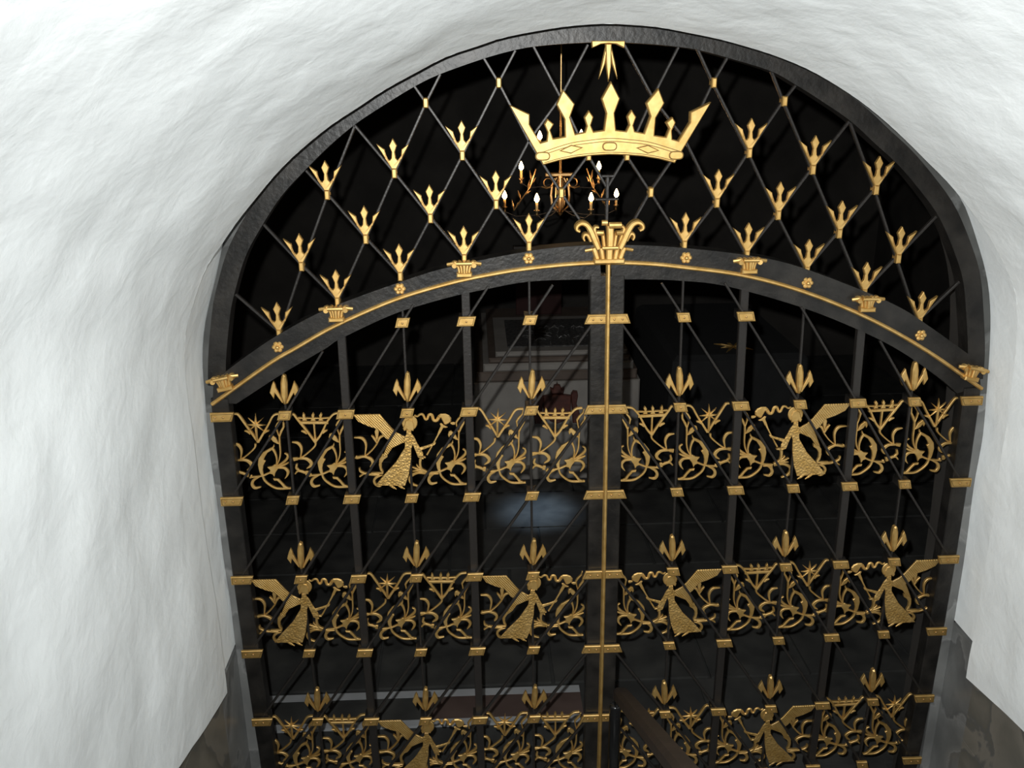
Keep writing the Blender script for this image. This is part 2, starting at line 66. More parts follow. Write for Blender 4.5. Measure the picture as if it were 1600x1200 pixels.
# added cold spot with no real source, for the bluish pool on the crypt floor
sp = lamp('added_floor_spot', 'SPOT', (0.1, 2.6, 1.9), 1400, (0.55, 0.75, 1.0), 0.1, spot_size=math.radians(9), spot_blend=1.0)
sp.rotation_euler = (Vector((-0.03, 2.85, -2.15)) - sp.location).to_track_quat('-Z', 'Y').to_euler()
vs = sc.view_settings
vs.view_transform = 'Standard'; vs.look = 'None'; vs.gamma = 1.0; vs.use_curve_mapping = False; vs.exposure = 0.0
ZF = -2.15
# ------------------------------------------------------------------ materials
def mat(name, color, rough=0.6, metal=0.0, nscale=0, namt=0.0, bump=0.0, bscale=40.0, color2=None, spec=0.5, emit=None, detail=4.0):
    m = bpy.data.materials.new(name); m.use_nodes = True
    nt = m.node_tree; b = nt.nodes['Principled BSDF']
    b.inputs['Base Color'].default_value = (*color, 1); b.inputs['Roughness'].default_value = rough
    b.inputs['Metallic'].default_value = metal; b.inputs['Specular IOR Level'].default_value = spec
    tc = nt.nodes.new('ShaderNodeTexCoord')
    if color2:
        n = nt.nodes.new('ShaderNodeTexNoise'); n.inputs['Scale'].default_value = nscale; n.inputs['Detail'].default_value = detail
        r = nt.nodes.new('ShaderNodeValToRGB'); r.color_ramp.elements[0].position = 0.35; r.color_ramp.elements[1].position = 0.68
        r.color_ramp.elements[0].color = (*color, 1); r.color_ramp.elements[1].color = (*color2, 1)
        nt.links.new(tc.outputs['Object'], n.inputs['Vector']); nt.links.new(n.outputs['Fac'], r.inputs['Fac']); nt.links.new(r.outputs['Color'], b.inputs['Base Color'])
    if bump:
        n2 = nt.nodes.new('ShaderNodeTexNoise'); n2.inputs['Scale'].default_value = bscale; n2.inputs['Detail'].default_value = 3
        bp = nt.nodes.new('ShaderNodeBump'); bp.inputs['Strength'].default_value = bump; bp.inputs['Distance'].default_value = 0.004
        nt.links.new(tc.outputs['Object'], n2.inputs['Vector']); nt.links.new(n2.outputs['Fac'], bp.inputs['Height']); nt.links.new(bp.outputs['Normal'], b.inputs['Normal'])
    if emit:
        b.inputs['Emission Color'].default_value = (*emit[0], 1); b.inputs['Emission Strength'].default_value = emit[1]
    return m
def mat_marble(name, c1, c2, vein, rough=0.35):
    m = bpy.data.materials.new(name); m.use_nodes = True
    nt = m.node_tree; b = nt.nodes['Principled BSDF']; b.inputs['Roughness'].default_value = rough
    tc = nt.nodes.new('ShaderNodeTexCoord')
    n = nt.nodes.new('ShaderNodeTexNoise'); n.inputs['Scale'].default_value = 3.0; n.inputs['Detail'].default_value = 9; n.inputs['Distortion'].default_value = 0.5
    r = nt.nodes.new('ShaderNodeValToRGB'); e = r.color_ramp.elements
    e[0].position = 0.32; e[0].color = (*c1, 1); e[1].position = 0.66; e[1].color = (*c2, 1)
    x = r.color_ramp.elements.new(0.49); x.color = (*c2, 1); y = r.color_ramp.elements.new(0.505); y.color = (*vein, 1); z = r.color_ramp.elements.new(0.53); z.color = (*c1, 1)
    nt.links.new(tc.outputs['Object'], n.inputs['Vector']); nt.links.new(n.outputs['Fac'], r.inputs['Fac']); nt.links.new(r.outputs['Color'], b.inputs['Base Color'])
    return m
def mat_plaster():
    m = bpy.data.materials.new('lime_plaster'); m.use_nodes = True
    nt = m.node_tree; b = nt.nodes['Principled BSDF']; b.inputs['Roughness'].default_value = 0.85; b.inputs['Specular IOR Level'].default_value = 0.15
    b.inputs['Base Color'].default_value = (0.85, 0.87, 0.865, 1)
    tc = nt.nodes.new('ShaderNodeTexCoord'); mp = nt.nodes.new('ShaderNodeMapping'); mp.inputs['Scale'].default_value = (1.0, 0.75, 0.8); mp.inputs['Rotation'].default_value = (0.5, 0, 0)
    nt.links.new(tc.outputs['Object'], mp.inputs['Vector'])
    n1 = nt.nodes.new('ShaderNodeTexNoise'); n1.inputs['Scale'].default_value = 13; n1.inputs['Detail'].default_value = 5; n1.inputs['Distortion'].default_value = 0.25
    n2 = nt.nodes.new('ShaderNodeTexNoise'); n2.inputs['Scale'].default_value = 48; n2.inputs['Detail'].default_value = 3
    b1 = nt.nodes.new('ShaderNodeBump'); b1.inputs['Strength'].default_value = 0.31; b1.inputs['Distance'].default_value = 0.016
    b2 = nt.nodes.new('ShaderNodeBump'); b2.inputs['Strength'].default_value = 0.16; b2.inputs['Distance'].default_value = 0.004
    nt.links.new(mp.outputs[0], n1.inputs['Vector']); nt.links.new(mp.outputs[0], n2.inputs['Vector'])
    nt.links.new(n1.outputs['Fac'], b1.inputs['Height']); nt.links.new(n2.outputs['Fac'], b2.inputs['Height'])
    nt.links.new(b1.outputs['Normal'], b2.inputs['Normal']); nt.links.new(b2.outputs['Normal'], b.inputs['Normal'])
    return m
def mat_gold(name, kind=None):
    m = bpy.data.materials.new(name); m.use_nodes = True
    nt = m.node_tree; b = nt.nodes['Principled BSDF']
    b.inputs['Metallic'].default_value = 0.95; b.inputs['Roughness'].default_value = 0.57
    tc = nt.nodes.new('ShaderNodeTexCoord'); n = nt.nodes.new('ShaderNodeTexNoise'); n.inputs['Scale'].default_value = 35; n.inputs['Detail'].default_value = 4
    r = nt.nodes.new('ShaderNodeValToRGB'); e = r.color_ramp.elements; e[0].position = 0.3; e[1].position = 0.7
    e[0].color = (0.55, 0.325, 0.08, 1); e[1].color = (0.71, 0.47, 0.165, 1)
    b.inputs['Coat Weight'].default_value = 0.3; b.inputs['Coat Roughness'].default_value = 0.45; b.inputs['Coat IOR'].default_value = 2.0
    nt.links.new(tc.outputs['Object'], n.inputs['Vector']); nt.links.new(n.outputs['Fac'], r.inputs['Fac']); nt.links.new(r.outputs['Color'], b.inputs['Base Color'])
    bp = nt.nodes.new('ShaderNodeBump'); bp.inputs['Distance'].default_value = 0.002; bp.inputs['Strength'].default_value = 0.25
    h = n.outputs['Fac']
    if kind == 'dots':
        v = nt.nodes.new('ShaderNodeTexVoronoi'); v.inputs['Scale'].default_value = 130; nt.links.new(tc.outputs['Object'], v.inputs['Vector']); h = v.outputs['Distance']; bp.inputs['Strength'].default_value = 0.6; bp.inputs['Distance'].default_value = 0.003
    if kind == 'feather':
        mp = nt.nodes.new('ShaderNodeMapping'); mp.inputs['Rotation'].default_value = (0, 0.7, 0); wv = nt.nodes.new('ShaderNodeTexWave'); wv.inputs['Scale'].default_value = 48; wv.inputs['Distortion'].default_value = 2.0
        nt.links.new(tc.outputs['Object'], mp.inputs['Vector']); nt.links.new(mp.outputs[0], wv.inputs['Vector']); h = wv.outputs['Fac']; bp.inputs['Strength'].default_value = 0.55; bp.inputs['Distance'].default_value = 0.002
    nt.links.new(h, bp.inputs['Height']); nt.links.new(bp.outputs['Normal'], b.inputs['Normal'])
    return m
PLASTER = mat_plaster()
GOLD = mat_gold('gilded_iron'); GDOT = mat_gold('gilded_punched', 'dots'); GFEA = mat_gold('gilded_feathered', 'feather')
GLINE = mat('engraved_line', (0.16, 0.10, 0.03), 0.6, 0.6)
IRON = mat('black_iron', (0.009, 0.008, 0.007), 0.43, 0.3, nscale=14, color2=(0.027, 0.0235, 0.020), bump=0.35, bscale=60, detail=8)
IRON2 = mat('dark_iron_rod', (0.026, 0.0225, 0.020), 0.43, 0.4, bump=0.2, bscale=90)
STONE = mat_marble('grey_marble', (0.115, 0.115, 0.111), (0.175, 0.175, 0.168), (0.215, 0.213, 0.206))
STONE2 = mat_marble('brown_grey_marble', (0.11, 0.105, 0.09), (0.18, 0.165, 0.14), (0.10, 0.10, 0.095))
STONE3 = mat_marble('dark_grey_stone', (0.045, 0.045, 0.042), (0.085, 0.085, 0.08), (0.12, 0.12, 0.115), 0.5)
FLAG = mat('dark_flagstone', (0.030, 0.030, 0.029), 0.38, nscale=6, color2=(0.055, 0.054, 0.050), bump=0.5, bscale=12)
GROUT = mat('floor_bed', (0.015, 0.015, 0.014), 0.8, nscale=6, color2=(0.03, 0.03, 0.028))
DARKWALL = mat('dark_stone_wall', (0.018, 0.015, 0.012), 0.85, nscale=3, color2=(0.035, 0.03, 0.025), bump=0.6, bscale=8)  # plain dark stone, mottled at random
BLACKGLOSS = mat('black_lacquer', (0.006, 0.006, 0.006), 0.22, nscale=5, color2=(0.01, 0.01, 0.01))
WOOD = mat('dark_oak', (0.014, 0.008, 0.005), 0.55, nscale=9, color2=(0.024, 0.014, 0.009), bump=0.3, bscale=25)
WHITESTONE = mat('white_marble_inlay', (0.27, 0.275, 0.28), 0.5, nscale=8, color2=(0.33, 0.335, 0.34))
REDSTONE = mat('red_brown_slab', (0.06, 0.04, 0.034), 0.5, nscale=7, color2=(0.085, 0.058, 0.05))
TOMB = mat('pale_limestone', (0.21, 0.19, 0.17), 0.7, nscale=6, color2=(0.26, 0.24, 0.215), bump=0.2)
TOMBDARK = mat('brown_moulding', (0.09, 0.065, 0.05), 0.6, nscale=9, color2=(0.12, 0.09, 0.07))
RELIEF = mat('tarnished_relief', (0.06, 0.06, 0.06), 0.4, 0.5, nscale=40, color2=(0.2, 0.19, 0.18), bump=1.0, bscale=70)
ARMS = mat('dark_red_carving', (0.06, 0.018, 0.012), 0.5, nscale=30, color2=(0.10, 0.03, 0.02), bump=0.5)
REDCLOTH = mat('dark_red_velvet', (0.022, 0.006, 0.005), 0.9, nscale=12, color2=(0.03, 0.008, 0.006))
BLACKCLOTH = mat('black_pall', (0.006, 0.006, 0.006), 0.9, nscale=12, color2=(0.01, 0.01, 0.01))
BRASS = mat('chandelier_brass', (0.42, 0.25, 0.10), 0.35, 0.9, nscale=30, color2=(0.55, 0.36, 0.16))
CANDLE = mat('candle_sleeve', (0.75, 0.45, 0.15), 0.5, nscale=20, color2=(0.8, 0.5, 0.2))
FLAME = mat('lit_candle_bulb', (1, 0.8, 0.5), 0.4, emit=((1.0, 0.62, 0.28), 22.0), nscale=5, color2=(1, 0.85, 0.6))
# ------------------------------------------------------------------ mesh helpers
class MB:
    def __init__(s): s.v = []; s.f = []
    def add(s, vs_, fs):
        o = len(s.v); s.v += [tuple(v) for v in vs_]; s.f += [[i + o for i in f] for f in fs]; return s
    def mesh(s, name, m, smooth=False):
        me = bpy.data.meshes.new(name); me.from_pydata(s.v, [], s.f); me.materials.append(m); me.validate()
        if smooth: me.polygons.foreach_set('use_smooth', [True] * len(me.polygons))
        me.update(); return me
    def box(s, x0, x1, y0, y1, z0, z1):
        return s.add([(x, y, z) for x in (x0, x1) for y in (y0, y1) for z in (z0, z1)], [(0, 1, 3, 2), (4, 6, 7, 5), (0, 4, 5, 1), (2, 3, 7, 6), (0, 2, 6, 4), (1, 5, 7, 3)])
    def cbox(s, x0, x1, y0, y1, z0, z1, c=0.005):
        # box with chamfered front (-y) rim
        return s.poly([(x0, z0), (x1, z0), (x1, z1), (x0, z1)], y0, y1, c)
    def poly(s, pts, y0, y1, c=0.0015):
        # extruded outline in the x-z plane from y0 (front, towards -y) to y1, front edge chamfered by c
        a = sum(p[0] * q[1] - q[0] * p[1] for p, q in zip(pts, pts[1:] + pts[:1]))
        if a < 0: pts = pts[::-1]
        n = len(pts); ins = []
        for i in range(n):
            p, q, r = Vector(pts[i - 1]), Vector(pts[i]), Vector(pts[(i + 1) % n])
            d1 = (q - p); d2 = (r - q)
            if d1.length < 1e-7 or d2.length < 1e-7: ins.append(tuple(q)); continue
            d1.normalize(); d2.normalize()
            n1 = Vector((-d1[1], d1[0])); n2 = Vector((-d2[1], d2[0])); b = n1 + n2
            if b.length < 1e-4: b = n1
            b.normalize(); k = c / max(0.45, b.dot(n1))
            ins.append((q[0] + b[0] * k, q[1] + b[1] * k))
        vs_ = [(x, y0, z) for x, z in ins] + [(x, y0 + c, z) for x, z in pts] + [(x, y1, z) for x, z in pts]
        fs = [list(range(n)), [2 * n + i for i in range(n)][::-1]]
        for i in range(n):
            j = (i + 1) % n
            fs += [[i, n + i, n + j, j], [n + i, 2 * n + i, 2 * n + j, n + j]]
        return s.add(vs_, fs)
    def stroke(s, pts, y0, y1, c=0.0012, smooth=True, minw=0.002):
        # tapered ribbon (x, z, width) with depth
        P = [Vector(p) for p in pts]
        if smooth and len(P) > 2:
            Q = []; E = [P[0] * 2 - P[1]] + P + [P[-1] * 2 - P[-2]]
            for i in range(1, len(E) - 2):
                for k in range(4):
                    t = k / 4; a, b, c_, d = E[i - 1], E[i], E[i + 1], E[i + 2]
                    Q.append(0.5 * ((2 * b) + (c_ - a) * t + (2 * a - 5 * b + 4 * c_ - d) * t * t + (3 * b - a - 3 * c_ + d) * t ** 3))
            Q.append(P[-1]); P = Q
        vs_ = []; fs = []; n = len(P)
        for i in range(n):
            a = P[max(i - 1, 0)]; b = P[min(i + 1, n - 1)]; dx, dz = b[0] - a[0], b[1] - a[1]; L = math.hypot(dx, dz) or 1
            nx, nz = -dz / L, dx / L; h = max(P[i][2], minw) / 2; g = max(h - c, h * 0.4)
            for o, y in ((-h, y1), (-h, y0 + c), (-g, y0), (g, y0), (h, y0 + c), (h, y1)): vs_.append((P[i][0] + nx * o, y, P[i][1] + nz * o))
        for i in range(n - 1):
            for k in range(6):
                a = i * 6 + k; b = i * 6 + (k + 1) % 6; fs.append([a, a + 6, b + 6, b])
        fs += [[0, 1, 2, 3, 4, 5], [(n - 1) * 6 + k for k in (5, 4, 3, 2, 1, 0)]]
        return s.add(vs_, fs)
    def ring(s, A, B, y0, y1):
        # band between two curves of equal count, extruded in y (closed solid)
        n = len(A)
        vs_ = [(x, y0, z) for x, z in A] + [(x, y0, z) for x, z in B] + [(x, y1, z) for x, z in A] + [(x, y1, z) for x, z in B]
        fs = []
        for i in range(n - 1):
            fs += [[i, i + 1, n + i + 1, n + i], [2 * n + i, 3 * n + i, 3 * n + i + 1, 2 * n + i + 1], [i, 2 * n + i, 2 * n + i + 1, i + 1], [n + i, n + i + 1, 3 * n + i + 1, 3 * n + i]]
        for i in (0, n - 1): fs.append([i, n + i, 3 * n + i, 2 * n + i])
        return s.add(vs_, fs)
    def tube(s, pts, r, n=8, caps=True):
        P = [Vector(p) for p in pts]; rs = r if isinstance(r, (list, tuple)) else [r] * len(P); base = len(s.v); vs_ = []; fs = []
        up = Vector((0, 0, 1)); d0 = (P[-1] - P[0]).normalized()
        if abs(d0.z) > 0.9: up = Vector((0, 1, 0))
        for i, p in enumerate(P):
            d = (P[min(i + 1, len(P) - 1)] - P[max(i - 1, 0)]).normalized(); a = d.cross(up).normalized(); b = a.cross(d)
            for k in range(n):
                t = 2 * math.pi * k / n; vs_.append(p + (a * math.cos(t) + b * math.sin(t)) * rs[i])
        for i in range(len(P) - 1):
            for k in range(n): fs.append([i * n + k, i * n + (k + 1) % n, (i + 1) * n + (k + 1) % n, (i + 1) * n + k])
        if caps: fs += [list(range(n))[::-1], [(len(P) - 1) * n + k for k in range(n)]]
        return s.add(vs_, fs)
    def lathe(s, prof, n=12, o=(0, 0, 0), axis='z'):
        vs_ = []; fs = []
        for r, h in prof:
            for k in range(n):
                t = 2 * math.pi * k / n; a, b = r * math.cos(t), r * math.sin(t)
                vs_.append((o[0] + a, o[1] + b, o[2] + h) if axis == 'z' else (o[0] + a, o[1] - h, o[2] + b))
        for i in range(len(prof) - 1):
            for k in range(n): fs.append([i * n + k, i * n + (k + 1) % n, (i + 1) * n + (k + 1) % n, (i + 1) * n + k])
        fs += [list(range(n))[::-1], [(len(prof) - 1) * n + k for k in range(n)]]
        return s.add(vs_, fs)
def obj(name, me, parent=None, loc=(0, 0, 0)):
    o = bpy.data.objects.new(name, me); col.objects.link(o); o.location = loc
    if parent: o.parent = parent
    return o
def thing(name, loc, label, cat, group=None):
    o = bpy.data.objects.new(name, None); col.objects.link(o); o.location = loc; o.empty_display_size = 0.1
    o['label'] = label; o['category'] = cat
    if group: o['group'] = group
    return o
def struct(o): o['kind'] = 'structure'; return o
def items(mb, L, y0, y1, mir=1, c=0.0012):
    for i, (k, pts) in enumerate(L):
        e = (i % 5) * 0.00025
        if k == 's': mb.stroke([(p[0] * mir, p[1], p[2] * 1.14) for p in pts], y0 + e, y1, c)
        else: mb.poly([(p[0] * mir, p[1]) for p in pts], y0 + e, y1, c)
    return mb
def cr(P, n):
    # smooth resample of an x-z polyline to n points by arc length
    P = [Vector(p) for p in P]; E = [P[0] * 2 - P[1]] + P + [P[-1] * 2 - P[-2]]; Q = []
    for i in range(1, len(E) - 2):
        a, b, c, d = E[i - 1:i + 3]
        for k in range(8):
            t = k / 8; Q.append(0.5 * ((2 * b) + (c - a) * t + (2 * a - 5 * b + 4 * c - d) * t * t + (3 * b - a - 3 * c + d) * t ** 3))
    Q.append(P[-1]); L = [0]
    for a, b in zip(Q, Q[1:]): L.append(L[-1] + (b - a).length)
    out = []; j = 0
    for i in range(n):
        t = L[-1] * i / (n - 1)
        while j < len(L) - 2 and L[j + 1] < t: j += 1
        f = (t - L[j]) / max(1e-9, L[j + 1] - L[j]); out.append(tuple(Q[j].lerp(Q[j + 1], min(1, max(0, f)))))
    return out
def offset(P, d):
    # to the left of travel; arches run left to right over the top, so +d is outward
    out = []
    for i in range(len(P)):
        a, b = P[max(i - 1, 0)], P[min(i + 1, len(P) - 1)]; dx, dz = b[0] - a[0], b[1] - a[1]; L = math.hypot(dx, dz)
        out.append((P[i][0] - dz / L * d, P[i][1] + dx / L * d))
    return out
def interp(P, x):
    for a, b in zip(P, P[1:]):
        if a[0] <= x <= b[0]: return a[1] + (b[1] - a[1]) * (x - a[0]) / (b[0] - a[0])
    return P[0][1] if x < P[0][0] else P[-1][1]
# ------------------------------------------------------------------ the setting: passage vault
YB = -0.25
Bc = [(B[0][0] - 0.002, -1.21)] + list(B) + [(B[-1][0] + 0.002, -1.256)]
NB = 240; Bs = cr(Bc, NB)
def slope(x): return 0.228 - 0.062 * max(-1, min(1, x / 1.29))
def vault_pt(p, t):
    x, z = p; y = YB - t
    q = Vector((x, y, z + slope(x) * t))
    a = min(1.0, t / 0.25)
    d = noise.noise(q * 1.7) * 0.014 + noise.noise(q * 5.0 + Vector((3, 1, 7))) * 0.007 + noise.noise(Vector((q.x * 9, q.y * 9, q.z * 5))) * 0.0035
    n = Vector((x, 0, z + 0.6 if z > -0.45 else 0)); n.normalize()
    return q + n * (d * a - 0.004 * a)
ts = [0.0, 0.01] + [0.03 * 1.0 * i for i in range(1, 110)] + [3.27 + 0.15 * i for i in range(1, 26)]
def vault(name, i0, i1):
    mb = MB(); cols = range(i0, i1 + 1); n = len(cols)
    for t in ts:
        for i in cols: mb.v.append(tuple(vault_pt(Bs[i], t)))
    for j in range(len(ts) - 1):
        for i in range(n - 1): mb.f.append([j * n + i, j * n + i + 1, (j + 1) * n + i + 1, (j + 1) * n + i])
    return struct(obj(name, mb.mesh(name, PLASTER, True)))
il = next(i for i in range(NB) if Bs[i][1] > -0.1); ir = next(i for i in range(NB - 1, 0, -1) if Bs[i][1] > -0.1)
wl = vault('wall_left', 0, il); ce = vault('ceiling', il, ir); wr = vault('wall_right', ir, NB - 1)
wl['label'] = 'rough whitewashed passage wall left of the gate'; wr['label'] = 'rough whitewashed passage wall right of the gate'; ce['label'] = 'whitewashed barrel vault over the passage'
# surround curve (outer edge of the stone ring), floor - over the top - floor
AI = cr(AIN, 120); OUT = offset(AI, 0.088)
topc = [p for p in OUT if p[1] > 0.30]
S = [(AOUTL[0][0], ZF)] + [tuple(p) for p in AOUTL[:-1]] + topc + [tuple(p) for p in AOUTR[1:]] + [(AOUTR[-1][0], ZF)]
S = cr(S, 200); Sin = offset(S, -0.037)
ka = [i for i in range(200) if S[i][1] > -0.33]; ka, kb = ka[0], ka[-1]
struct(obj('trim_1', MB().ring(S[ka:kb + 1], Sin[ka:kb + 1], -0.012, 0.03).mesh('trim_1', STONE3)))['label'] = 'narrow dark stone surround of the gate arch'
struct(obj('trim_7', MB().ring(S[:ka + 1], Sin[:ka + 1], -0.0115, 0.03).mesh('trim_7', STONE)))['label'] = 'narrow grey marble jamb left of the gate'
struct(obj('trim_8', MB().ring(S[kb:], Sin[kb:], -0.0115, 0.03).mesh('trim_8', STONE)))['label'] = 'narrow grey marble jamb right of the gate'
mb = MB(); mb.v = [(x, 0.03, z) for x, z in S] + [(x, 0.26, z) for x, z in S]; mb.f = [[i, i + 1, 200 + i + 1, 200 + i] for i in range(199)]
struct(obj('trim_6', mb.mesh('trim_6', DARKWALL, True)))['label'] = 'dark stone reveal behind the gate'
# reveal between surround and passage vault: plaster above, marble below
cut = [i for i in range(200) if S[i][1] > -1.2]; i0, i1 = cut[0], cut[-1]
mb = MB()
for i in range(i0, i1 + 1): mb.v += [(S[i][0], 0.01, S[i][1]), (S[i][0], YB * 0.5, S[i][1]), (S[i][0], YB - 0.004, S[i][1])]
for k in range(i1 - i0):
    for h in (0, 1): mb.f.append([k * 3 + h, k * 3 + h + 1, k * 3 + h + 4, k * 3 + h + 3])
struct(obj('trim_2', mb.mesh('trim_2', PLASTER, True)))['label'] = 'smooth white plaster reveal beside the gate frame'
capA = cr([S[i] for i in range(i0, i1 + 1)], 160); capB = cr(Bs, 160)
mb = MB(); mb.v = [(x, YB, z) for x, z in capA] + [(x, YB, z) for x, z in capB]
mb.f = [[i, i + 1, 160 + i + 1, 160 + i] for i in range(159)]
struct(obj('trim_3', mb.mesh('trim_3', PLASTER)))['label'] = 'back edge of the vault plaster above the gate'
def slab(name, pts, x, side, m, parent, th=0.03):
    # marble slab in a y-z plane
    mb = MB(); n = len(pts); mb.v = [(x, y, z) for y, z in pts] + [(x + side * th, y, z) for y, z in pts]
    mb.f = [list(range(n)), [n + i for i in range(n)][::-1]] + [[i, (i + 1) % n, n + (i + 1) % n, n + i] for i in range(n)]
    return obj(name, mb.mesh(name, m), parent)
def clip(poly, f):
    out = []
    for a, b in zip(poly, poly[1:] + poly[:1]):
        fa, fb = f(a), f(b)
        if fa <= 0: out.append(a)
        if fa * fb < 0:
            t = fa / (fa - fb); out.append((a[0] + (b[0] - a[0]) * t, a[1] + (b[1] - a[1]) * t))
    return out
for side, wall, xd, zt, dt in ((-1, wl, Bs[0][0] - 0.014, -1.21, 0.29), (1, wr, Bs[-1][0] + 0.014, -1.256, 0.166)):
    for ci, z0 in enumerate((-2.15, -1.85, -1.50, -1.15, -0.85, -0.55)):
        z1 = (-1.85, -1.50, -1.15, -0.85, -0.55, -0.2)[ci]; y = YB - 0.02; k = 0
        while y > -3.6:
            wdt = 0.62 if (ci + k) % 2 else 0.85; k += 1
            p = clip([(y - wdt + 0.003, z0 + 0.0015), (y - 0.003, z0 + 0.0015), (y - 0.003, z1 - 0.0015), (y - wdt + 0.003, z1 - 0.0015)], lambda q: q[1] - (zt + 0.01 + dt * (YB - q[0])))
            if len(p) > 2: slab('marble_slab', p, xd, side, STONE2, wall)
            y -= wdt
    mb = MB(); x1 = S[0][0] if side < 0 else S[-1][0]
    struct(obj('trim_4' if side < 0 else 'trim_5', slab('x', [(YB - 0.02, ZF), (0.0, ZF), (0.0, -1.2), (YB - 0.02, -1.2)], x1 - side * 0.001, side, STONE, None).data))['label'] = 'veined grey marble foot of the gate jamb, ' + ('left' if side < 0 else 'right')
for o in list(col.objects):
    if o.name.startswith('marble_slab') and not o.parent: bpy.data.objects.remove(o)
for o in [o for o in col.objects if o.name == 'x' or o.name.startswith('x.')]: bpy.data.objects.remove(o)
# steps up the passage
fp = struct(obj('floor_passage', MB().box(-1.33, 1.33, -0.5, 0.35, ZF - 0.2, ZF - 0.0015).mesh('floor_passage', FLAG)))
for k in range(11): obj('step', MB().cbox(-1.33, 1.33, -0.5 - 0.34 * (k + 1), -0.5 - 0.34 * k, ZF - 0.2, ZF + 0.1 * (k + 1), 0.006).mesh('step', FLAG), fp)
# crypt behind the gate
fc = struct(obj('floor', MB().box(-3.6, 3.6, 0.35, 6.2, ZF - 0.2, ZF - 0.012).mesh('floor', GROUT)))
ys = [0.35, 0.98, 1.5, 2.1, 2.62, 3.15, 3.75, 4.3, 5.0, 6.2]
for j in range(len(ys) - 1):
    x = -3.6 + random.uniform(0, 0.4); first = True
    while x < 3.55:
        wd = random.uniform(0.5, 0.95); x1 = min(x + wd, 3.6)
        if j == 0 and x1 > -1.55 and x < 0.1:
            x = x1; continue
        e = [random.uniform(0.004, 0.012) for _ in range(4)]
        mb = MB(); mb.v = [(x + e[0], ys[j] + e[1], ZF - 0.012), (x1 - e[2], ys[j] + e[0], ZF - 0.012), (x1 - e[1], ys[j + 1] - e[3], ZF - 0.012), (x + e[3], ys[j + 1] - e[2], ZF - 0.012)]
        h = ZF + random.uniform(-0.002, 0.002); mb.v += [(a, b, h) for a, b, _ in mb.v]; mb.f = [(0, 1, 5, 4), (1, 2, 6, 5), (2, 3, 7, 6), (3, 0, 4, 7), (4, 5, 6, 7)]
        obj('flagstone', mb.mesh('flagstone', FLAG), fc); x = x1
obj('border_strip', MB().box(-2.2, 0.045, 0.905, 0.955, ZF - 0.012, ZF + 0.002).mesh('border_strip', WHITESTONE), fc)
obj('border_strip', MB().box(-2.2, 0.025, 0.70, 0.74, ZF - 0.012, ZF + 0.002).mesh('border_strip', WHITESTONE), fc)
obj('border_slab', MB().box(-0.72, 0.045, 0.742, 0.903, ZF - 0.012, ZF + 0.001).mesh('border_slab', REDSTONE), fc)
obj('border_slab', MB().box(-2.2, -0.723, 0.742, 0.903, ZF - 0.012, ZF + 0.001).mesh('border_slab', FLAG), fc)
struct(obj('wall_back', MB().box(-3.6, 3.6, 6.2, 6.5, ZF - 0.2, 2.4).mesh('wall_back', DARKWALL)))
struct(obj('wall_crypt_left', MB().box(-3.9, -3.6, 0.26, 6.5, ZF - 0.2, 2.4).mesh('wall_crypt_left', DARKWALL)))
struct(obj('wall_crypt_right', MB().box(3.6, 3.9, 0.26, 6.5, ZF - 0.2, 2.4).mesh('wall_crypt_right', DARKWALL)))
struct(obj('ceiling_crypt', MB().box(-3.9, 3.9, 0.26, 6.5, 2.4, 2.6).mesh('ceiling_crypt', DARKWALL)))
# front wall of the crypt around the gate opening
mb = MB(); far = []
for x, z in S:
    if z < 0.0: far.append((-3.6 if x < 0 else 3.6, z))
    else: far.append((max(-3.6, min(3.6, x * 3.4)), 2.4 if abs(x) < 1.06 else max(z, (z / 0.35) * 2.4 if z < 0.35 else 2.4)))
mb.v = [(x, 0.26, z) for x, z in S] + [(x, 0.26, z) for x, z in far]; mb.f = [[i, i + 1, 200 + i + 1, 200 + i] for i in range(199)]
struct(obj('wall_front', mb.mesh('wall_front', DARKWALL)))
# ------------------------------------------------------------------ lunette grille above the gate
LUN = thing('lunette_grille', (0, 0, -0.25), 'fixed arched iron lunette grille with gold crown and tridents above the gate', 'grille')
def lp(name, mb, m, smooth=False, loc=(0, 0, 0), parent=None):
    if parent is not None: return obj(name, mb.mesh(name, m, smooth), parent, loc)
    return obj(name, mb.mesh(name, m, smooth), LUN, (loc[0], loc[1], loc[2] + 0.25))
lp('arch_frame', MB().ring(offset(AI, 0.056), AI, -0.03, 0.035), IRON)
XT = cr(XTOP, 80); BD = cr(BEAD, 80); LW = cr(LOW, 80)
lp('crossbar', MB().ring(XT, BD, -0.035, 0.03), IRON)
mb = MB(); mb.stroke([(x, z, 0.0125) for x, z in BD], -0.048, -0.034, 0.004, smooth=False); lp('gold_bead', mb, GOLD)
for e in EDGES.split():
    a, b = (ND[k] for k in e.split('-'))
    o = lp('lattice_rod', MB().stroke([(a[0], a[1], 0.0088), (b[0], b[1], 0.0088)], -0.012, 0.001, 0.002, smooth=False), IRON2)
o = ND['s']
mb = MB().stroke([(o[0], o[1] + 0.037, 0.01), (o[0], o[1] - 0.12, 0.01)], -0.02, -0.006, 0.002, smooth=False)
lp('finial_rod', mb, IRON2)
lp('finial_rod', MB().stroke([(o[0] - 0.036, o[1] - 0.033, 0.007), (o[0] + 0.034, o[1] - 0.033, 0.007)], -0.024, -0.010, 0.002, smooth=False), IRON2)
lp('finial_rod', MB().stroke([(o[0] - 0.018, o[1] + 0.037, 0.008), (o[0] + 0.018, o[1] + 0.037, 0.008)], -0.024, -0.010, 0.002, smooth=False), IRON2)
tme = MB().poly(TRIDENT, -0.026, -0.012, 0.002).mesh('trident', GOLD)
cme = MB().cbox(-0.0075, 0.0075, -0.03, 0.006, -0.0145, 0.0145, 0.003).mesh('collar', GOLD)
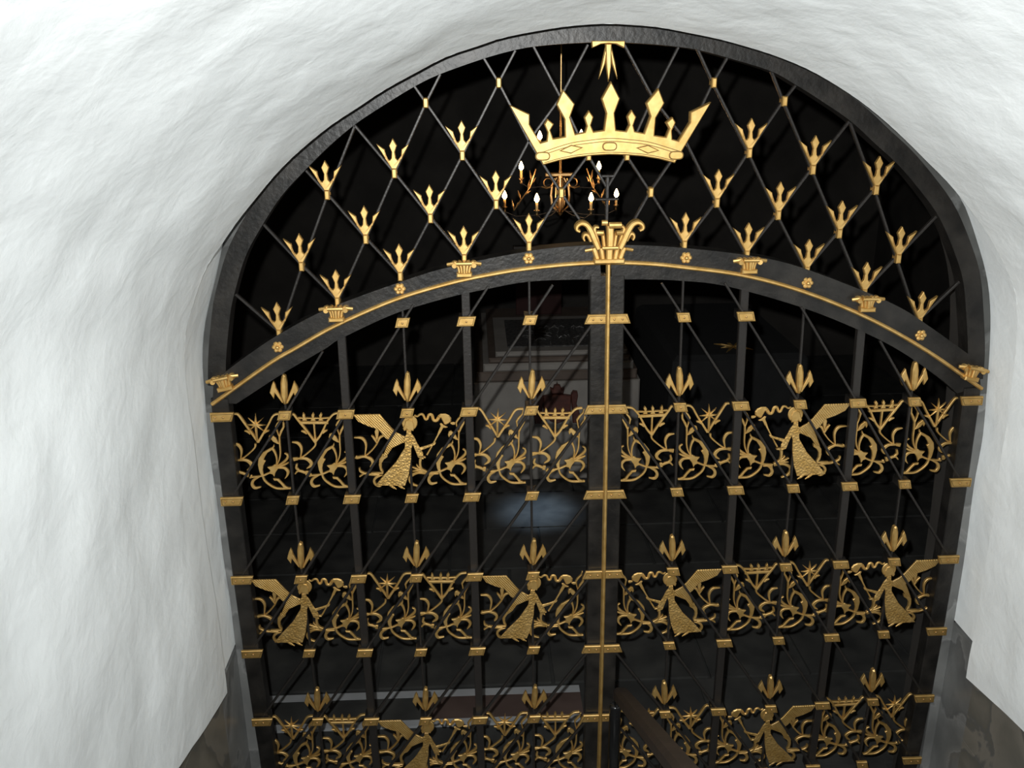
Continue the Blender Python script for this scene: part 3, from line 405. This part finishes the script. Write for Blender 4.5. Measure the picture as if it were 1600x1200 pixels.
for k in TRI.split():
    x, z = ND[k]; t = obj('trident', tme, LUN, (x, 0, z + 0.25 + 0.0135))
    obj('collar', cme, t, (0, 0, -0.0135))
for k in COL.split():
    x, z = ND[k]; obj('collar', cme, LUN, (x, 0, z + 0.25))
cx, cz = CROWNREF
C = lp('crown', MB().poly(CROWN, -0.055, -0.028, 0.003), GOLD, False, (cx, 0, cz))
def crp(name, mb, m): return obj(name, mb.mesh(name, m), C)
# engraved lines and jewels of the crown band
def arcline(dz0, k): return [(x * k, z) for x, z in cr([(-0.225, 0.012 + dz0), (-0.12, 0.029 + dz0), (0, 0.036 + dz0), (0.12, 0.029 + dz0), (0.225, 0.012 + dz0)], 20)]
top = [p for p in CBAND[:4]]; tl = [(-x, z) for x, z in top[::-1][:-1]] + top
bt = CBAND[4:9]; bl = [(-x, z) for x, z in bt[:-1]] + bt[::-1]
for line, dz in ((cr(tl, 30), 0.0), (cr(tl, 30), -0.0085), (cr(bl, 30), 0.007)):
    crp('engraved_line', MB().stroke([(x * 0.985, z + dz, 0.0022) for x, z in line], -0.0557, -0.05, 0.0002, smooth=False, minw=0.001), GLINE)
for i, (gx, gz) in enumerate(GEMS):
    if i in (1, 2): pts = [(gx - 0.033, gz - 0.004 * (1 if i == 1 else -1)), (gx, gz + 0.0115), (gx + 0.033, gz + 0.004 * (1 if i == 1 else -1)), (gx, gz - 0.0115)]
    else: pts = [(gx + math.copysign(max(0, abs(math.cos(t)) ** 0.5), math.cos(t)) * 0.0205, gz + math.sin(t) * 0.0115) for t in [k * math.pi / 10 for k in range(20)]]
    o_ = crp('jewel_rim', MB().poly([(gx + (x - gx) * 1.1, gz + (z - gz) * 1.14) for x, z in pts], -0.0556, -0.05, 0.0002), GLINE)
    crp('jewel', MB().poly(pts, -0.059, -0.05, 0.002), GOLD)
lp('top_plate', MB().poly(TOPP, -0.045, -0.02, 0.002), GOLD)
for i, P in enumerate(PRONG): lp('hanging_prong', MB().poly(P, -0.036 - 0.006 * (i == 0), -0.022, 0.003), GOLD)
# rosettes
mb = MB()
for k in range(6):
    t = k * math.pi / 3; mb.lathe([(0.0075, 0.0), (0.0075, 0.004), (0.004, 0.007)], 8, (math.cos(t) * 0.0115, 0, math.sin(t) * 0.0115), 'y')
mb.lathe([(0.012, 0.0), (0.012, 0.004), (0.008, 0.006)], 12, (0, 0, 0), 'y')
rme = mb.mesh('rosette', GOLD, False)
bme = MB().lathe([(0.0065, 0.0), (0.0065, 0.006), (0.0045, 0.011), (0.001, 0.0125)], 10, (0, 0, 0), 'y').mesh('boss', GOLD, True)
for x, z in ROS:
    o = obj('rosette', rme, LUN, (x, -0.035, z + 0.25)); obj('boss', bme, o, (0, -0.003, 0))
# small leaf capitals on the crossbar
def small_capital(x, z, rot):
    k = 1.011e-3
    c = obj('leaf_capital', MB().cbox(-0.024, 0.024, -0.062, -0.03, -0.027, -0.013, 0.003).mesh('leaf_capital', GOLD), LUN, (x, 0, z + 0.25)); c.rotation_euler.y = rot
    for i in range(-2, 3):
        obj('leaf', MB().stroke([(i * 0.0075, -0.014, 0.009), (i * 0.009, 0.002, 0.010), (i * 0.0135, 0.017, 0.011), (i * 0.019, 0.022 - 0.003 * abs(i), 0.006)], -0.062 + 0.006 * abs(i), -0.032, 0.003).mesh('leaf', GOLD), c)
    for s_ in (-1, 1):
        obj('scroll_roll', MB().tube([(s_ * 0.030, -0.052, 0.016), (s_ * 0.052, -0.047, 0.012)], 0.006, 8).mesh('scroll_roll', GOLD, False), c)
        obj('scroll_roll', MB().tube([(s_ * 0.030, -0.060, 0.010), (s_ * 0.034, -0.035, 0.010)], 0.008, 8).mesh('scroll_roll', GOLD, False), c)
    obj('scroll_roll', MB().tube([(-0.024, -0.066, 0.017), (0.024, -0.066, 0.017)], 0.0055, 8).mesh('scroll_roll', GOLD, False), c)
for i, (x, z) in enumerate(CAP): small_capital(x, z, (0, 0, -0.2, 0, 0, 0.2)[i])
# big central capital
bx, bz = BIGCAP; K = 1.918e-4
BC = obj('central_capital', MB().cbox(-245 * K, 245 * K, -0.075, -0.03, -10 * K, 65 * K, 0.003).mesh('central_capital', GOLD), LUN, (bx, 0, bz + 0.25 - 0.018))
def bc(name, mb, smooth=False): return obj(name, mb.mesh(name, GOLD, smooth), BC)
def ks(*p): return [(a * K, b * K, c * K) for a, b, c in p]
for i, (a, b, w_) in enumerate(((-185, -245, 85), (-100, -130, 80), (0, 0, 105), (100, 130, 80), (185, 245, 85))):
    bc('flute', MB().stroke(ks((a, 60, w_), ((a + b) / 2, 150, w_), (b, 235, w_ * 1.05)), -0.072 + 0.005 * abs(i - 2), -0.035, 0.004))
bc('roll', MB().tube([(-125 * K, -0.078, 250 * K), (128 * K, -0.078, 250 * K)], 30 * K, 10))
for s_ in (-1, 1):
    bc('roll', MB().tube([(s_ * 270 * K, -0.06, 215 * K), (s_ * 385 * K, -0.055, 190 * K)], 27 * K, 10))
    bc('volute', MB().stroke(ks((s_ * 175, 225, 85), (s_ * 240, 370, 95), (s_ * 305, 520, 95), (s_ * 370, 610, 85), (s_ * 450, 640, 75), (s_ * 520, 600, 65), (s_ * 530, 540, 55), (s_ * 480, 510, 45)), -0.07, -0.035, 0.004))
    bc('volute', MB().stroke(ks((s_ * 150, 230, 60), (s_ * 195, 380, 60), (s_ * 235, 500, 65), (s_ * 225, 560, 50), (s_ * 170, 560, 40)), -0.055, -0.03, 0.003))
    bc('volute', MB().stroke(ks((s_ * 290, 330, 50), (s_ * 340, 430, 60), (s_ * 390, 440, 55), (s_ * 410, 390, 45), (s_ * 390, 340, 30)), -0.05, -0.022, 0.003))
    bc('volute', MB().stroke(ks((s_ * 80, 250, 55), (s_ * 95, 380, 55), (s_ * 110, 480, 55)), -0.066, -0.04, 0.003))
    bc('roll', MB().tube([(s_ * 95 * K, -0.066, 480 * K), (s_ * 200 * K, -0.06, 480 * K)], 42 * K, 10))
bc('centre_leaf', MB().stroke(ks((5, 240, 105), (5, 420, 108), (0, 600, 110)), -0.078, -0.045, 0.004))
bc('roll', MB().tube([(-30 * K, -0.085, 620 * K), (165 * K, -0.085, 620 * K)], 52 * K, 12))
bc('roll', MB().tube([(-130 * K, -0.06, 640 * K), (-40 * K, -0.06, 640 * K)], 46 * K, 12))
# ------------------------------------------------------------------ gate leaves
H_ = 0.3058
def mesh_set(mir):
    d = {}
    def mk(name, L, y0, y1, m, c=0.0012): d[name] = items(MB(), L, y0, y1, mir, c).mesh(name, m)
    mk('vine_a', GL, 0.008, 0.017, GOLD); mk('vine_b', GR, 0.0075, 0.017, GOLD)
    mk('crown_bracket', CRB, 0.006, 0.017, GOLD); mk('star_bracket', STB, 0.006, 0.017, GOLD); mk('star', STAR, -0.001, 0.008, GOLD, 0.003)
    mk('dress', A_DRESS, -0.0165, -0.0122, GDOT); mk('angel_figure', A_BODY, -0.0175, -0.0122, GDOT); mk('halo', A_HALO, -0.0165, -0.0125, GOLD, 0.002); mk('head', A_HEAD, -0.0195, -0.0140, GOLD, 0.002)
    mk('wing', A_WING, -0.0160, -0.0100, GFEA); mk('torch', A_TORCH, -0.0168, -0.0110, GOLD); mk('smoke', A_SMOKE, -0.0168, -0.0105, GOLD, 0.003); mk('leaf_spray', A_LEAF, 0.006, 0.017, GOLD); mk('leaf_spray2', A_LEAF2, 0.006, 0.017, GOLD); mk('bud', A_BUD, 0.006, 0.017, GOLD); mk('fork', A_FORK, 0.006, 0.017, GOLD)
    # finial with three prongs
    mb = MB()
    c = [(p[0] * mir, p[1]) for p in FIN[0]]; n = len(c); cx_ = sum(p[0] for p in c) / n
    back = [(x, -0.012, z) for x, z in c]; zs = [p[1] for p in c]
    mb.poly(c, -0.028, -0.008, 0.005); d['prong_mid'] = mb.mesh('prong', GOLD)
    for i in (1, 2): d['prong%d' % i] = MB().poly([(p[0] * mir, p[1]) for p in FIN[i]], -0.020, -0.008, 0.002).mesh('prong', GOLD)
    # clamp plates: slanted like the diagonal rods
    sl = 0.0085
    def plate(name, w, hz=0.0155):
        P = [(-w - sl / 2, -hz), (w - sl / 2, -hz), (w + sl / 2, hz), (-w + sl / 2, hz)]
        d[name] = MB().poly([(x * mir, z) for x, z in P], -0.042, -0.032, 0.002).mesh('plate', GOLD)
        G = [(-w - sl / 2 * .7 + .005, -hz + .0045), (w - sl / 2 * .7 - .005, -hz + .0045), (w + sl / 2 * .7 - .005, hz - .0045), (-w + sl / 2 * .7 + .005, hz - .0045)]
        mb_ = MB()
        for a, b in zip(G, G[1:] + G[:1]): mb_.stroke([(a[0] * mir, a[1], 0.0018), (b[0] * mir, b[1], 0.0018)], -0.0426, -0.038, 0.0003, smooth=False, minw=0.001)
        d[name + '_line'] = mb_.mesh('engraved_line', GLINE)
        d[name + '_clamp'] = MB().box(-w * 0.85, w * 0.85, -0.032, 0.02, -hz * 0.9, hz * 0.9).mesh('clamp_block', IRON)
    plate('rodplate', 0.0205); plate('postplate', 0.0275)
    for nm, P in (('edgeplate', [(-0.028, -0.0155), (0.039, -0.0155), (0.049, 0.0155), (-0.028, 0.0155)]), ('centreplate', [(-0.040, -0.0155), (0.0325, -0.0155), (0.0325, 0.0155), (-0.029, 0.0155)])):
        d[nm] = MB().poly([(x * mir, z) for x, z in P], -0.046, -0.036, 0.002).mesh('plate', GOLD)
        G = [(x + (0.005 if i in (0, 3) else -0.005), z * 0.7) for i, (x, z) in enumerate(P)]; mb_ = MB()
        for a, b in zip(G, G[1:] + G[:1]): mb_.stroke([(a[0] * mir, a[1], 0.0018), (b[0] * mir, b[1], 0.0018)], -0.0466, -0.041, 0.0003, smooth=False, minw=0.001)
        d[nm + '_line'] = mb_.mesh('engraved_line', GLINE)
    return d
screw = MB().lathe([(0.0036, 0), (0.0036, 0.0015), (0.0022, 0.0032)], 8, (0, 0, 0), 'y').mesh('screw', BRASS, True)
def zlow(x): return interp(LOW, x)
def gate_leaf(side, N, label):
    D = mesh_set(1 if side < 0 else -1); m = 1 if side < 0 else -1
    ox = N[3][6][0]; root = thing('gate_leaf', (ox, 0, ZF + 0.02), label, 'gate')
    def loc(x, z, y=0): return (x - ox, y, z - ZF - 0.02)
    def P(name, mb, mt, smooth=False): return obj(name, mb.mesh(name, mt, smooth), root, loc(0, 0))
    def put(name, key, x, z, parent=None, y=0): return obj(name, D[key], parent or root, (0, 0, 0) if parent else loc(x, z, y))
    zb = N[6][0][1] - 0.2
    def colx(c, z):
        rows = [N[r][c] for r in range(8)]
        for a, b in zip(rows, rows[1:]):
            if b[1] <= z <= a[1] or b is rows[-1] or (a is rows[0] and z > a[1]): return a[0] + (b[0] - a[0]) * (z - a[1]) / (b[1] - a[1])
    def column(c, ztop): return [(N[r][c][0], N[r][c][1]) for r in range(8) if zb < N[r][c][1] < ztop - 0.02]
    # rails and stiles
    a = [p for p in BD if (p[0] < -0.005 if side < 0 else p[0] > 0.005)]; b = cr([p for p in LW if (p[0] < -0.005 if side < 0 else p[0] > 0.005)], len(a)); a = cr(a, len(b))
    P('top_rail', MB().ring(a, b, -0.024, 0.024), IRON)
    xa, xb = N[6][0][0] + 0.02 * m, N[6][6][0]
    P('bottom_rail', MB().cbox(min(xa, xb), max(xa, xb), -0.02, 0.02, zb - 0.05, zb + 0.05, 0.004), IRON)
    for c, d0, d1 in ((0, -0.0205, 0.0315), (6, -0.025, 0.031)):
        zt = (zlow(N[1][6][0]) + 0.02) if c == 6 else zlow(N[0][0][0]) + 0.012
        pts = [(colx(c, zt), zt)] + column(c, zt) + [(N[7][c][0], zb - 0.05)]
        P('stile', MB().stroke([(x + m * (d0 + d1) / 2, z, d1 - d0) for x, z in pts], -0.03, 0.025, 0.003, smooth=False), IRON)
    for c in (1, 2, 3, 4, 5):
        zt = zlow(N[1][c][0]) + 0.012; pts = [(colx(c, zt), zt)] + column(c, zt) + [(N[7][c][0], zb)]
        if c % 2 == 0: P('post', MB().stroke([(x, z, 0.027) for x, z in pts], -0.014, 0.006, 0.002, smooth=False), IRON2)
        else: P('rod', MB().stroke([(x, z, 0.0078) for x, z in pts], -0.012, -0.002, 0.002, smooth=False), IRON2)
    # diagonal rods through the clamp plates
    for k in range(-6, 6):
        ch = [(k + r, r) for r in range(8) if 0 <= k + r <= 6]
        pts = [N[r][c] for c, r in ch]
        if k > 0:
            d = (pts[0][0] - pts[1][0], pts[0][1] - pts[1][1])
            pts = [(pts[0][0] + d[0] * 0.9, pts[0][1] + d[1] * 0.9)] + pts
        out = []
        for p, q in zip(pts, pts[1:]):
            for t in (0, 0.1, 0.2, 0.3, 0.4, 0.5, 0.6, 0.7, 0.8, 0.9):
                x, z = p[0] + (q[0] - p[0]) * t, p[1] + (q[1] - p[1]) * t
                if z < zlow(x) + 0.012 and z > zb: out.append((x, z))
        if pts[-1][1] > zb: out.append(pts[-1])
        if len(out) > 2: P('diagonal_rod', MB().stroke([(x, z, 0.0078) for x, z in out], -0.031, -0.020, 0.0015, smooth=False), IRON2)
    # plates
    for r in range(7):
        for c in range(7):
            x, z = N[r][c]
            if z > zlow(x) - 0.02 and c != 0: continue
            key = 'edgeplate' if c == 6 else 'centreplate' if c == 0 else 'postplate' if c % 2 == 0 else 'rodplate'
            p = put('plate', key, x, z); put('engraved_line', key + '_line', 0, 0, p)
            if c in (0, 6):
                for sx in (-0.013, 0.0135): obj('screw', screw, p, (sx, -0.046, 0))
            else:
                obj('screw', screw, p, (0, -0.042, 0)); put('clamp_block', key + '_clamp', 0, 0, p)
    # friezes
    for r, order in ((1, 'SC W TSC'), (3, 'WTSCWT'), (5, 'SC W TSC')):
        order = order.replace(' ', '')
        for i, kind in enumerate(order):
            c = 6 - i                      # outer column of this bay
            x, z = N[r][c]; xn, zn = N[r][c - 1]
            if c == 6: x = xn - m * 0.2; z = zn
            if kind in 'SC':
                if kind == 'S': o = put('star_bracket', 'star_bracket', x, z); put('star', 'star', 0, 0, o)
                else: o = put('crown_bracket', 'crown_bracket', x, z)
                v = put('vine_scroll', 'vine_a', x, z); put('vine_flower', 'vine_b', 0, 0, v)
            elif kind == 'W':
                g = put('angel_figure', 'angel_figure', xn, zn)
                for k in ('dress', 'wing', 'halo', 'head', 'torch', 'smoke'): put(k, k, 0, 0, g)
                put('leaf_spray', 'leaf_spray', xn, zn); put('leaf_spray', 'leaf_spray2', xn, zn); put('bud_spray', 'bud', xn, zn); put('forked_leaf', 'fork', xn, zn)
            else:
                put('vine_scroll', 'vine_b', x, z)
        for c in (1, 3, 5):
            x, z = N[r][c]
            f = put('trident_finial', 'prong_mid', x, z)
            put('prong', 'prong1', 0, 0, f); put('prong', 'prong2', 0, 0, f)
    return root
GLf = gate_leaf(-1, NL, 'left leaf of the black iron gate with gilded angels facing right')
GRf = gate_leaf(1, NR, 'right leaf of the black iron gate with gilded angels facing left')
# gold strip covering the joint of the leaves, fixed to the left leaf
ctr = [((NL[r][0][0] + NR[r][0][0]) / 2, NL[r][0][1]) for r in range(8)]
ztop = interp(BEAD, 0); d0 = (ctr[0][0] - ctr[1][0]) / (ctr[0][1] - ctr[1][1])
pts = [(ctr[0][0] + d0 * (ztop - ctr[0][1]), ztop - 0.004)] + ctr[:7]
obj('gold_strip', MB().stroke([(x, z, 0.0125) for x, z in pts], -0.055, -0.028, 0.005, smooth=False).mesh('gold_strip', GOLD), GLf, (-GLf.location.x, 0, -GLf.location.z))
# ------------------------------------------------------------------ stair handrail ending at the gate
HR = thing('stair_handrail', (0.07, -0.12, ZF), 'dark brown wooden stair handrail on a black post before the gate centre', 'handrail')
def hp(name, mb, m, smooth=True): return obj(name, mb.mesh(name, m, smooth), HR, (-0.07, 0.12, -ZF))
hp('newel_post', MB().lathe([(0.0215, 0.0), (0.0215, 0.70), (0.021, 0.712), (0.015, 0.718)], 20, (0.052, -0.10, ZF)), BLACKGLOSS)
def rail(a, b, w_, h):
    mb = MB(); d = Vector(b) - Vector(a); sx = Vector((d.y, -d.x, 0)).normalized() * w_ / 2; up = sx.cross(d).normalized() * h / 2
    if up.z < 0: up = -up
    pr = [(-1, -0.6), (-0.7, -1), (0.7, -1), (1, -0.6), (1, 0.5), (0.6, 1), (-0.6, 1), (-1, 0.5)]
    for p in (a, b): mb.v += [tuple(Vector(p) + sx * i + up * j) for i, j in pr]
    mb.f = [[k, (k + 1) % 8, 8 + (k + 1) % 8, 8 + k] for k in range(8)] + [list(range(8)), list(range(15, 7, -1))]
    return mb
HA, HB = (0.078, -0.07, -1.415), (0.021, -1.2, -0.738)
ext = Vector(HA) + (Vector(HB) - Vector(HA)) * 2.2
hp('rail', rail(HA, tuple(ext), 0.058, 0.05), WOOD, False)
hp('bracket', MB().tube([(0.052, -0.10, ZF + 0.71), (0.076, -0.115, -1.41)], 0.009, 10), BLACKGLOSS)
hp('rail_post', MB().tube([(ext.x, ext.y + 0.1, ext.z - 0.06), (ext.x, ext.y + 0.1, ZF + 0.6)], 0.018, 12), BLACKGLOSS)
# ------------------------------------------------------------------ chandelier
CH = thing('chandelier', (0.014, 1.8, 0.04), 'brass chandelier with lit candle bulbs hanging behind the lunette', 'chandelier')
def cp(name, mb, m, smooth=False, parent=None): return obj(name, mb.mesh(name, m, smooth), parent or CH)
cp('stem', MB().lathe([(0.002, 0), (0.012, 0.012), (0.006, 0.03), (0.02, 0.05), (0.01, 0.09), (0.012, 0.2), (0.006, 0.23), (0.005, 0.5), (0.02, 0.52), (0.006, 0.56)], 10), BRASS, True)
cp('chain', MB().tube([(0, 0, 0.55), (0, 0, 2.36)], 0.004, 6), BRASS)
cp('crossbar', MB().cbox(-0.075, 0.075, -0.012, 0.012, 0.198, 0.214, 0.003), BRASS)
for k in range(8):
    t = k * math.pi / 4 + 0.2; c_, s_ = math.cos(t), math.sin(t)
    cp('cage_bar', MB().tube([(c_ * 0.01, s_ * 0.01, 0.02), (c_ * 0.045, s_ * 0.045, 0.05), (c_ * 0.05, s_ * 0.05, 0.10), (c_ * 0.045, s_ * 0.045, 0.15), (c_ * 0.02, s_ * 0.02, 0.19)], 0.0035, 6), BRASS)
for s_ in (-1, 1):
    pts = [(s_ * (0.062 + 0.022 * math.cos(a * math.pi / 8)), -0.01, 0.168 + 0.022 * math.sin(a * math.pi / 8)) for a in range(17)]
    cp('ring', MB().tube(pts, 0.0028, 6, False), BRASS)
    cp('hook', MB().tube([(s_ * 0.03, -0.02, 0.19), (s_ * 0.045, -0.02, 0.15), (s_ * 0.07, -0.02, 0.142), (s_ * 0.095, -0.02, 0.15)], 0.003, 6), BRASS)
cand_me = MB().lathe([(0.0065, 0.0), (0.0065, 0.038)], 10).mesh('candle', CANDLE, True)
flame_me = MB().lathe([(0.005, 0.0), (0.0115, 0.008), (0.0125, 0.016), (0.0085, 0.028), (0.002, 0.042)], 10).mesh('flame', FLAME, True)
pan_me = MB().lathe([(0.003, -0.03), (0.007, -0.02), (0.004, -0.012), (0.013, -0.003), (0.014, 0.0)], 10).mesh('drip_pan', BRASS, True)
cands = [(-0.279, 0.0, 0.052), (-0.131, -0.20, 0.062), (0.131, -0.20, 0.062), (0.283, 0.0, 0.052), 
         (-0.196, -0.02, 0.195), (0.189, -0.02, 0.19), (-0.104, -0.02, 0.34), (0.104, 0.02, 0.34)]
for x, y, z in cands:
    c = obj('candle', cand_me, CH, (x, y, z)); obj('flame', flame_me, c, (0, 0, 0.038)); obj('drip_pan', pan_me, c)
    cp('arm', MB().tube([(0, 0, z - 0.02), (x * 0.4, y * 0.4, z - 0.045), (x * 0.8, y * 0.8, z - 0.05), (x, y, z - 0.025)], 0.0026, 6), IRON2)
def leaf3(a, b, wd):
    a, b = Vector(a), Vector(b); d = b - a; n = Vector((-d.z, 0, d.x)).normalized() * wd; mid = a.lerp(b, 0.45)
    mb = MB(); o = Vector((0, 0.002, 0)); mb.v = [tuple(v) for v in (a, mid + n, b, mid - n, mid - o * 3)] + [tuple(v + o) for v in (a, mid + n, b, mid - n)]
    mb.f = [[0, 1, 4], [1, 2, 4], [2, 3, 4], [3, 0, 4], [5, 8, 7, 6]]; return mb
for s_ in (-1, 1):
    cp('leaf_branch', MB().tube([(s_ * 0.235, -0.05, 0.04), (s_ * 0.20, -0.05, 0.09), (s_ * 0.155, -0.05, 0.15), (s_ * 0.125, -0.05, 0.24)], 0.0032, 6), BRASS)
    for a, b in (((0.235, 0.035), (0.245, 0.095)), ((0.225, 0.06), (0.20, 0.085)), ((0.20, 0.09), (0.215, 0.14)), ((0.18, 0.115), (0.15, 0.135)), ((0.165, 0.14), (0.155, 0.19)), ((0.15, 0.165), (0.125, 0.20)), ((0.145, 0.175), (0.155, 0.235))):
        cp('leaf', leaf3((s_ * a[0], -0.05, a[1]), (s_ * b[0], -0.05, b[1]), 0.006), BRASS)
for x, y, z in ((-0.2, -0.1, 0.2), (0.2, -0.1, 0.2), (0, -0.09, 0.11), (0, 0.15, 0.44)):
    lamp('candle_and_cage_fill', 'POINT', (CH.location.x + x, CH.location.y + y, CH.location.z + z), 0.5, (1.0, 0.62, 0.32), 0.02)  # lamps for the candle bulbs; the low centre one is added to brighten the cage
# ------------------------------------------------------------------ tombs in the crypt
TB = thing('stone_sarcophagus', (0.15, 3.8, ZF), 'pale stone sarcophagus with moulded slab, dim behind the gate centre', 'sarcophagus')
def tp(name, mb, m): return obj(name, mb.mesh(name, m), TB, (-0.15, -3.8, -ZF))
tp('body', MB().cbox(-0.45, 0.75, 3.4, 4.9, ZF, -1.40, 0.01), TOMB)
tp('plinth', MB().cbox(-0.5, 0.80, 3.35, 4.95, ZF, ZF + 0.1, 0.01), TOMB)
tp('cornice', MB().cbox(-0.43, 0.73, 3.42, 4.88, -1.40, -1.325, 0.01), TOMBDARK)
tp('moulding', MB().cbox(-0.38, 0.70, 3.42, 4.86, -1.325, -1.265, 0.012), TOMB)
tp('moulding', MB().cbox(-0.34, 0.68, 3.43, 4.84, -1.265, -1.225, 0.012), TOMBDARK)
tp('lid', MB().cbox(-0.29, 0.66, 3.45, 4.4, -1.225, -1.185, 0.012), TOMB)
tp('relief_plate', MB().cbox(-0.2, 0.58, 3.55, 4.28, -1.185, -1.175, 0.004), RELIEF)
mb = MB()
for k in range(60):
    x, y, a = random.uniform(-0.05, 0.55), random.uniform(3.62, 4.05), random.uniform(0, 6.3); r_ = random.uniform(0.015, 0.04)
    mb.tube([(x - math.cos(a) * r_, y - math.sin(a) * r_, -1.172), (x, y, -1.162), (x + math.cos(a) * r_, y + math.sin(a) * r_, -1.172)], [0.003, 0.007, 0.003], 5)
o = tp('relief_ornament', mb, RELIEF); o['kind'] = 'stuff'
CO = thing('coat_of_arms', (0.147, 3.39, -1.72), 'dark red carved coat of arms with crown on the pale sarcophagus front', 'coat of arms')
def ap(name, pts, y0, y1, m=ARMS): return obj(name, MB().poly(pts, y0, y1, 0.006).mesh(name, m), CO, (0, 0, 0.2))
ap('shield', [(-0.10, 0.02), (0, 0.035), (0.10, 0.02), (0.098, -0.10), (0.05, -0.17), (0, -0.19), (-0.05, -0.17), (-0.098, -0.10)], -0.035, 0.008)
ap('crown', [(-0.045, 0.04), (0.045, 0.04), (0.052, 0.085), (0.03, 0.075), (0.022, 0.10), (0.006, 0.105), (0, 0.125), (-0.006, 0.105), (-0.022, 0.10), (-0.03, 0.075), (-0.052, 0.085)], -0.03, 0.008)
for s_ in (-1, 1): ap('supporter', [(s_ * x, z) for x, z in ((0.115, -0.19), (0.105, -0.06), (0.10, 0.03), (0.115, 0.055), (0.145, 0.05), (0.15, 0.02), (0.14, -0.04), (0.165, -0.12), (0.16, -0.19))], -0.03, 0.008)
BK = thing('draped_coffin', (1.47, 3.9, ZF), 'coffin under a black pall with a gold emblem, right of the pale sarcophagus', 'coffin')
mb = MB(); X0, X1 = 0.93, 2.02
prof = [(0.0, ZF), (0.02, -1.6), (0.05, -1.27), (0.09, -1.235)]
for d, z in prof: mb.v += [(X0 + d - 1.47, 3.35 + d - 3.9, z - ZF), (X1 - d - 1.47, 3.35 + d - 3.9, z - ZF), (X1 - d - 1.47, 5.0 - d - 3.9, z - ZF), (X0 + d - 1.47, 5.0 - d - 3.9, z - ZF)]
for i in range(3):
    for k in range(4): mb.f.append([i * 4 + k, i * 4 + (k + 1) % 4, i * 4 + 4 + (k + 1) % 4, i * 4 + 4 + k])
mb.f += [[12, 13, 14, 15], [3, 2, 1, 0]]
obj('pall', mb.mesh('pall', BLACKCLOTH), BK)
mb = MB()
for k in range(8):
    a = k * math.pi / 4 + 0.2; r_ = 0.15 if k % 2 else 0.1
    mb.tube([(0, -0.3, -1.228 - ZF), (math.cos(a) * r_ * 0.6, -0.3 + math.sin(a) * r_ * 0.6, -1.226 - ZF), (math.cos(a) * r_, -0.3 + math.sin(a) * r_, -1.23 - ZF)], [0.006, 0.009, 0.002], 6)
obj('gold_emblem', mb.mesh('gold_emblem', GOLD), BK)
RP = thing('red_hanging', (0.1, 4.62, -1.222), 'dark red panel standing behind the pale sarcophagus lid', 'panel')
obj('panel', MB().cbox(-0.19, 0.19, -0.02, 0.02, 0, 0.55, 0.006).mesh('panel', REDCLOTH), RP)
obj('frame', MB().cbox(-0.21, 0.21, -0.025, 0.025, 0.55, 0.58, 0.006).mesh('frame', WOOD), RP)
